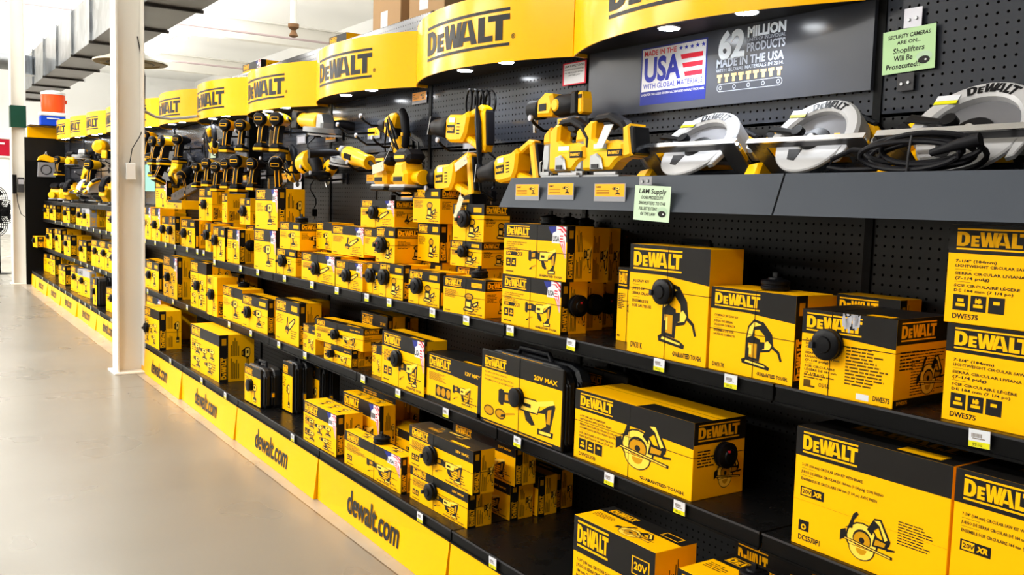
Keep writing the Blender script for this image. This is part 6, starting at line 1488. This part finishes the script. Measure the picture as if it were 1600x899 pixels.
# ---- cords hanging down the wall
for (x0, z0, x1, z1, lab) in CORDS:
    M = MB(); n = 9
    M.tube([(x0 + (x1 - x0) * t / n + .012 * math.sin(t * 1.3), 2.08 + .02 * math.sin(t), z0 + (z1 - z0) * t / n) for t in range(n + 1)], .0045, BLK, 7)
    M.box(x1 - .012, x1 + .012, 2.07, 2.10, z1 - .05, z1 - .005, BLK, .003); M.box(x1 - .006, x1 - .003, 2.08, 2.09, z1 - .068, z1 - .05, CHR); M.box(x1 + .003, x1 + .006, 2.08, 2.09, z1 - .068, z1 - .05, CHR)
    tag(M.build('power_cord'), lab, 'cord')
# chain saw bar and its long hanger
root = thing('saw_bar_rack', 'long slotted black bar hanging from a metal rod above the flat carton', 'saw bar', (-8.25, 2.0, 1.345))
M = MB(); M.prism([(0, 0), (.06, -.02), (1.10, .15), (1.12, .19), (1.06, .21), (.0, .06)], -.02, .02, mat('bar_brown', (.07, .055, .045), .6), .006)
M.build('bar', root)
M = MB()
for k in range(9): M.prism([(.10 + .11 * k, .030 + .018 * k), (.15 + .11 * k, .038 + .018 * k), (.15 + .11 * k, .058 + .018 * k), (.10 + .11 * k, .050 + .018 * k)], -.0215, -.0195, BLK)
M.build('slots', root)
M = MB(); M.tube([(1.08, -.0, .19), (1.085, 0, .30), (1.10, .02, .62)], .006, CHR, 6); M.tube([(1.08 + .03 * math.cos(2 * PI * t / 12), 0, .20 + .03 * math.sin(2 * PI * t / 12)) for t in range(12)], .004, CHR, 6, True); M.build('hanger_rod', root)

# ================================================================= CARDS, TAGS, SIGNS
def product_card(x, y, z, w_, h, label, style=0):
    M = MB(); F = lambda u, v, e=0.0: (x + u, y - .0022 - e, z + v)
    M.box(x, x + w_, y - .002, y, z, z + h, PKT)
    if style == 0:
        M.flat([rect(w_ * .03, w_ * .97, h * .28, h * .98)], F, PCARD); put_logo(M, lambda u, v: F(u, v, .0002), w_ * .08, h * .76, h * .10, INK, bars=False)
        for k in range(3): M.flat([rect(w_ * .08, w_ * .5, h * (.60 - .09 * k), h * (.63 - .09 * k))], lambda u, v: F(u, v, .0002), INK2)
        draw(M, D_DRILL, lambda u, v, e=0.0: F(u, v, .0002 + e), w_ * .58, h * .34, w_ * .32, h * .5)
    elif style == 1: M.flat([rect(w_ * .1, w_ * .9, h * .15, h * .8)], F, SIL)
    elif style == 2:
        M.flat([rect(w_ * .02, w_ * .98, h * .02, h * .98)], F, TAGW); M.flat([rect(w_ * .08, w_ * .92, h * .66, h * .94)], lambda u, v: F(u, v, .0002), RED)
        M.flat([circ(w_ * .5, h * .30, w_ * .24, h * .16)], lambda u, v: F(u, v, .0002), INK)
    tag(M.build('product_card'), label, 'card', 'product cards')
for x, y, z, w_, h, st, lab in CARDS: product_card(x, y, z, w_, h, lab, st)
def paper(name, x, y, z, w_, h, m, lines, label, rot=0, border=None, eye=True, lean=0.0):
    """paper notice hanging on a surface facing -y; lines = (text, z fraction, height fraction, width fraction)"""
    root = thing(name, label, 'sign', (x, y, z), (R(lean), R(rot), 0))
    M = MB(); M.box(0, w_, -.0012, 0, 0, h, border or m); F = lambda u, v, e=0.0: (u, -.0014 - e, v)
    if border: M.flat([rect(w_ * .06, w_ * .94, h * .05, h * .95)], F, m)
    for t, zf, hf, wf in lines: put_text(M, lambda u, v: F(u, v, .0002), t, w_ * (.5 - wf / 2) - (w_ * .10 if eye and zf < .4 else 0), h * zf, h * hf, INK, width=w_ * wf, bold=.02, skew=.12)
    if eye:
        M.flat([circ(w_ * .80, h * .30, w_ * .15, h * .12)], lambda u, v: F(u, v, .0002), mat('print_sage', (.40, .55, .38), .4)); M.flat([circ(w_ * .80, h * .22, w_ * .11, h * .09)], lambda u, v: F(u, v, .0003), INK); M.flat([circ(w_ * .83, h * .22, w_ * .02, h * .02)], lambda u, v: F(u, v, .0004), WHT)
    M.build('sheet', root)
    return root
for a in PAPERS:
    paper(*a[:9], **a[9])
# clear tape tabs and metal plates that hold the two larger notices
for (x, y, z, w_, h, m, lab) in PLATES:
    M = MB(); M.box(x, x + w_, y - .002, y, z, z + h, m, .0006)
    M.lathe([(y - .006, .004), (y - .002, .005)], GRY, 'y', (x + w_ * .3, 0, z + h * .4), 8); M.lathe([(y - .006, .004), (y - .002, .005)], GRY, 'y', (x + w_ * .7, 0, z + h * .45), 8)
    tag(M.build('mounting_plate'), lab, 'plate')
# price tags
_pt = []
for i, (x, y, z, lab) in enumerate(PTAGS):
    if not _pt:
        M = MB(); M.box(-.022, .022, -.0015, 0, -.018, .018, TAGW); F = lambda u, v: (u, -.0018, v)
        M.flat([rect(-.0218, .0218, -.0178, -.006)], F, TAGY)
        for k in range(9): M.flat([rect(-.016 + .0025 * k, -.0148 + .0025 * k, .002, .010)], F, INK2)
        M.flat([rect(-.014, .012, -.001, .0005)], F, INK2); put_text(M, F, '99.00', -.014, -.0155, .0065, INK, bold=.02)
        o = M.build('price_tag'); _pt.append(o)
    else: o = _pt[0].copy(); COL.objects.link(o)
    o.location = (x, y, z); o.rotation_euler = (0, R(((i * 37) % 7 - 3) * .8), 0)
    tag(o, lab, 'price tag', 'price tags on the shelf edges')

# ================================================================= CARTONS AND CASES
for i, rec in enumerate(CARTONS): make_carton(i, rec)
for c in CASES: make_case(*c)
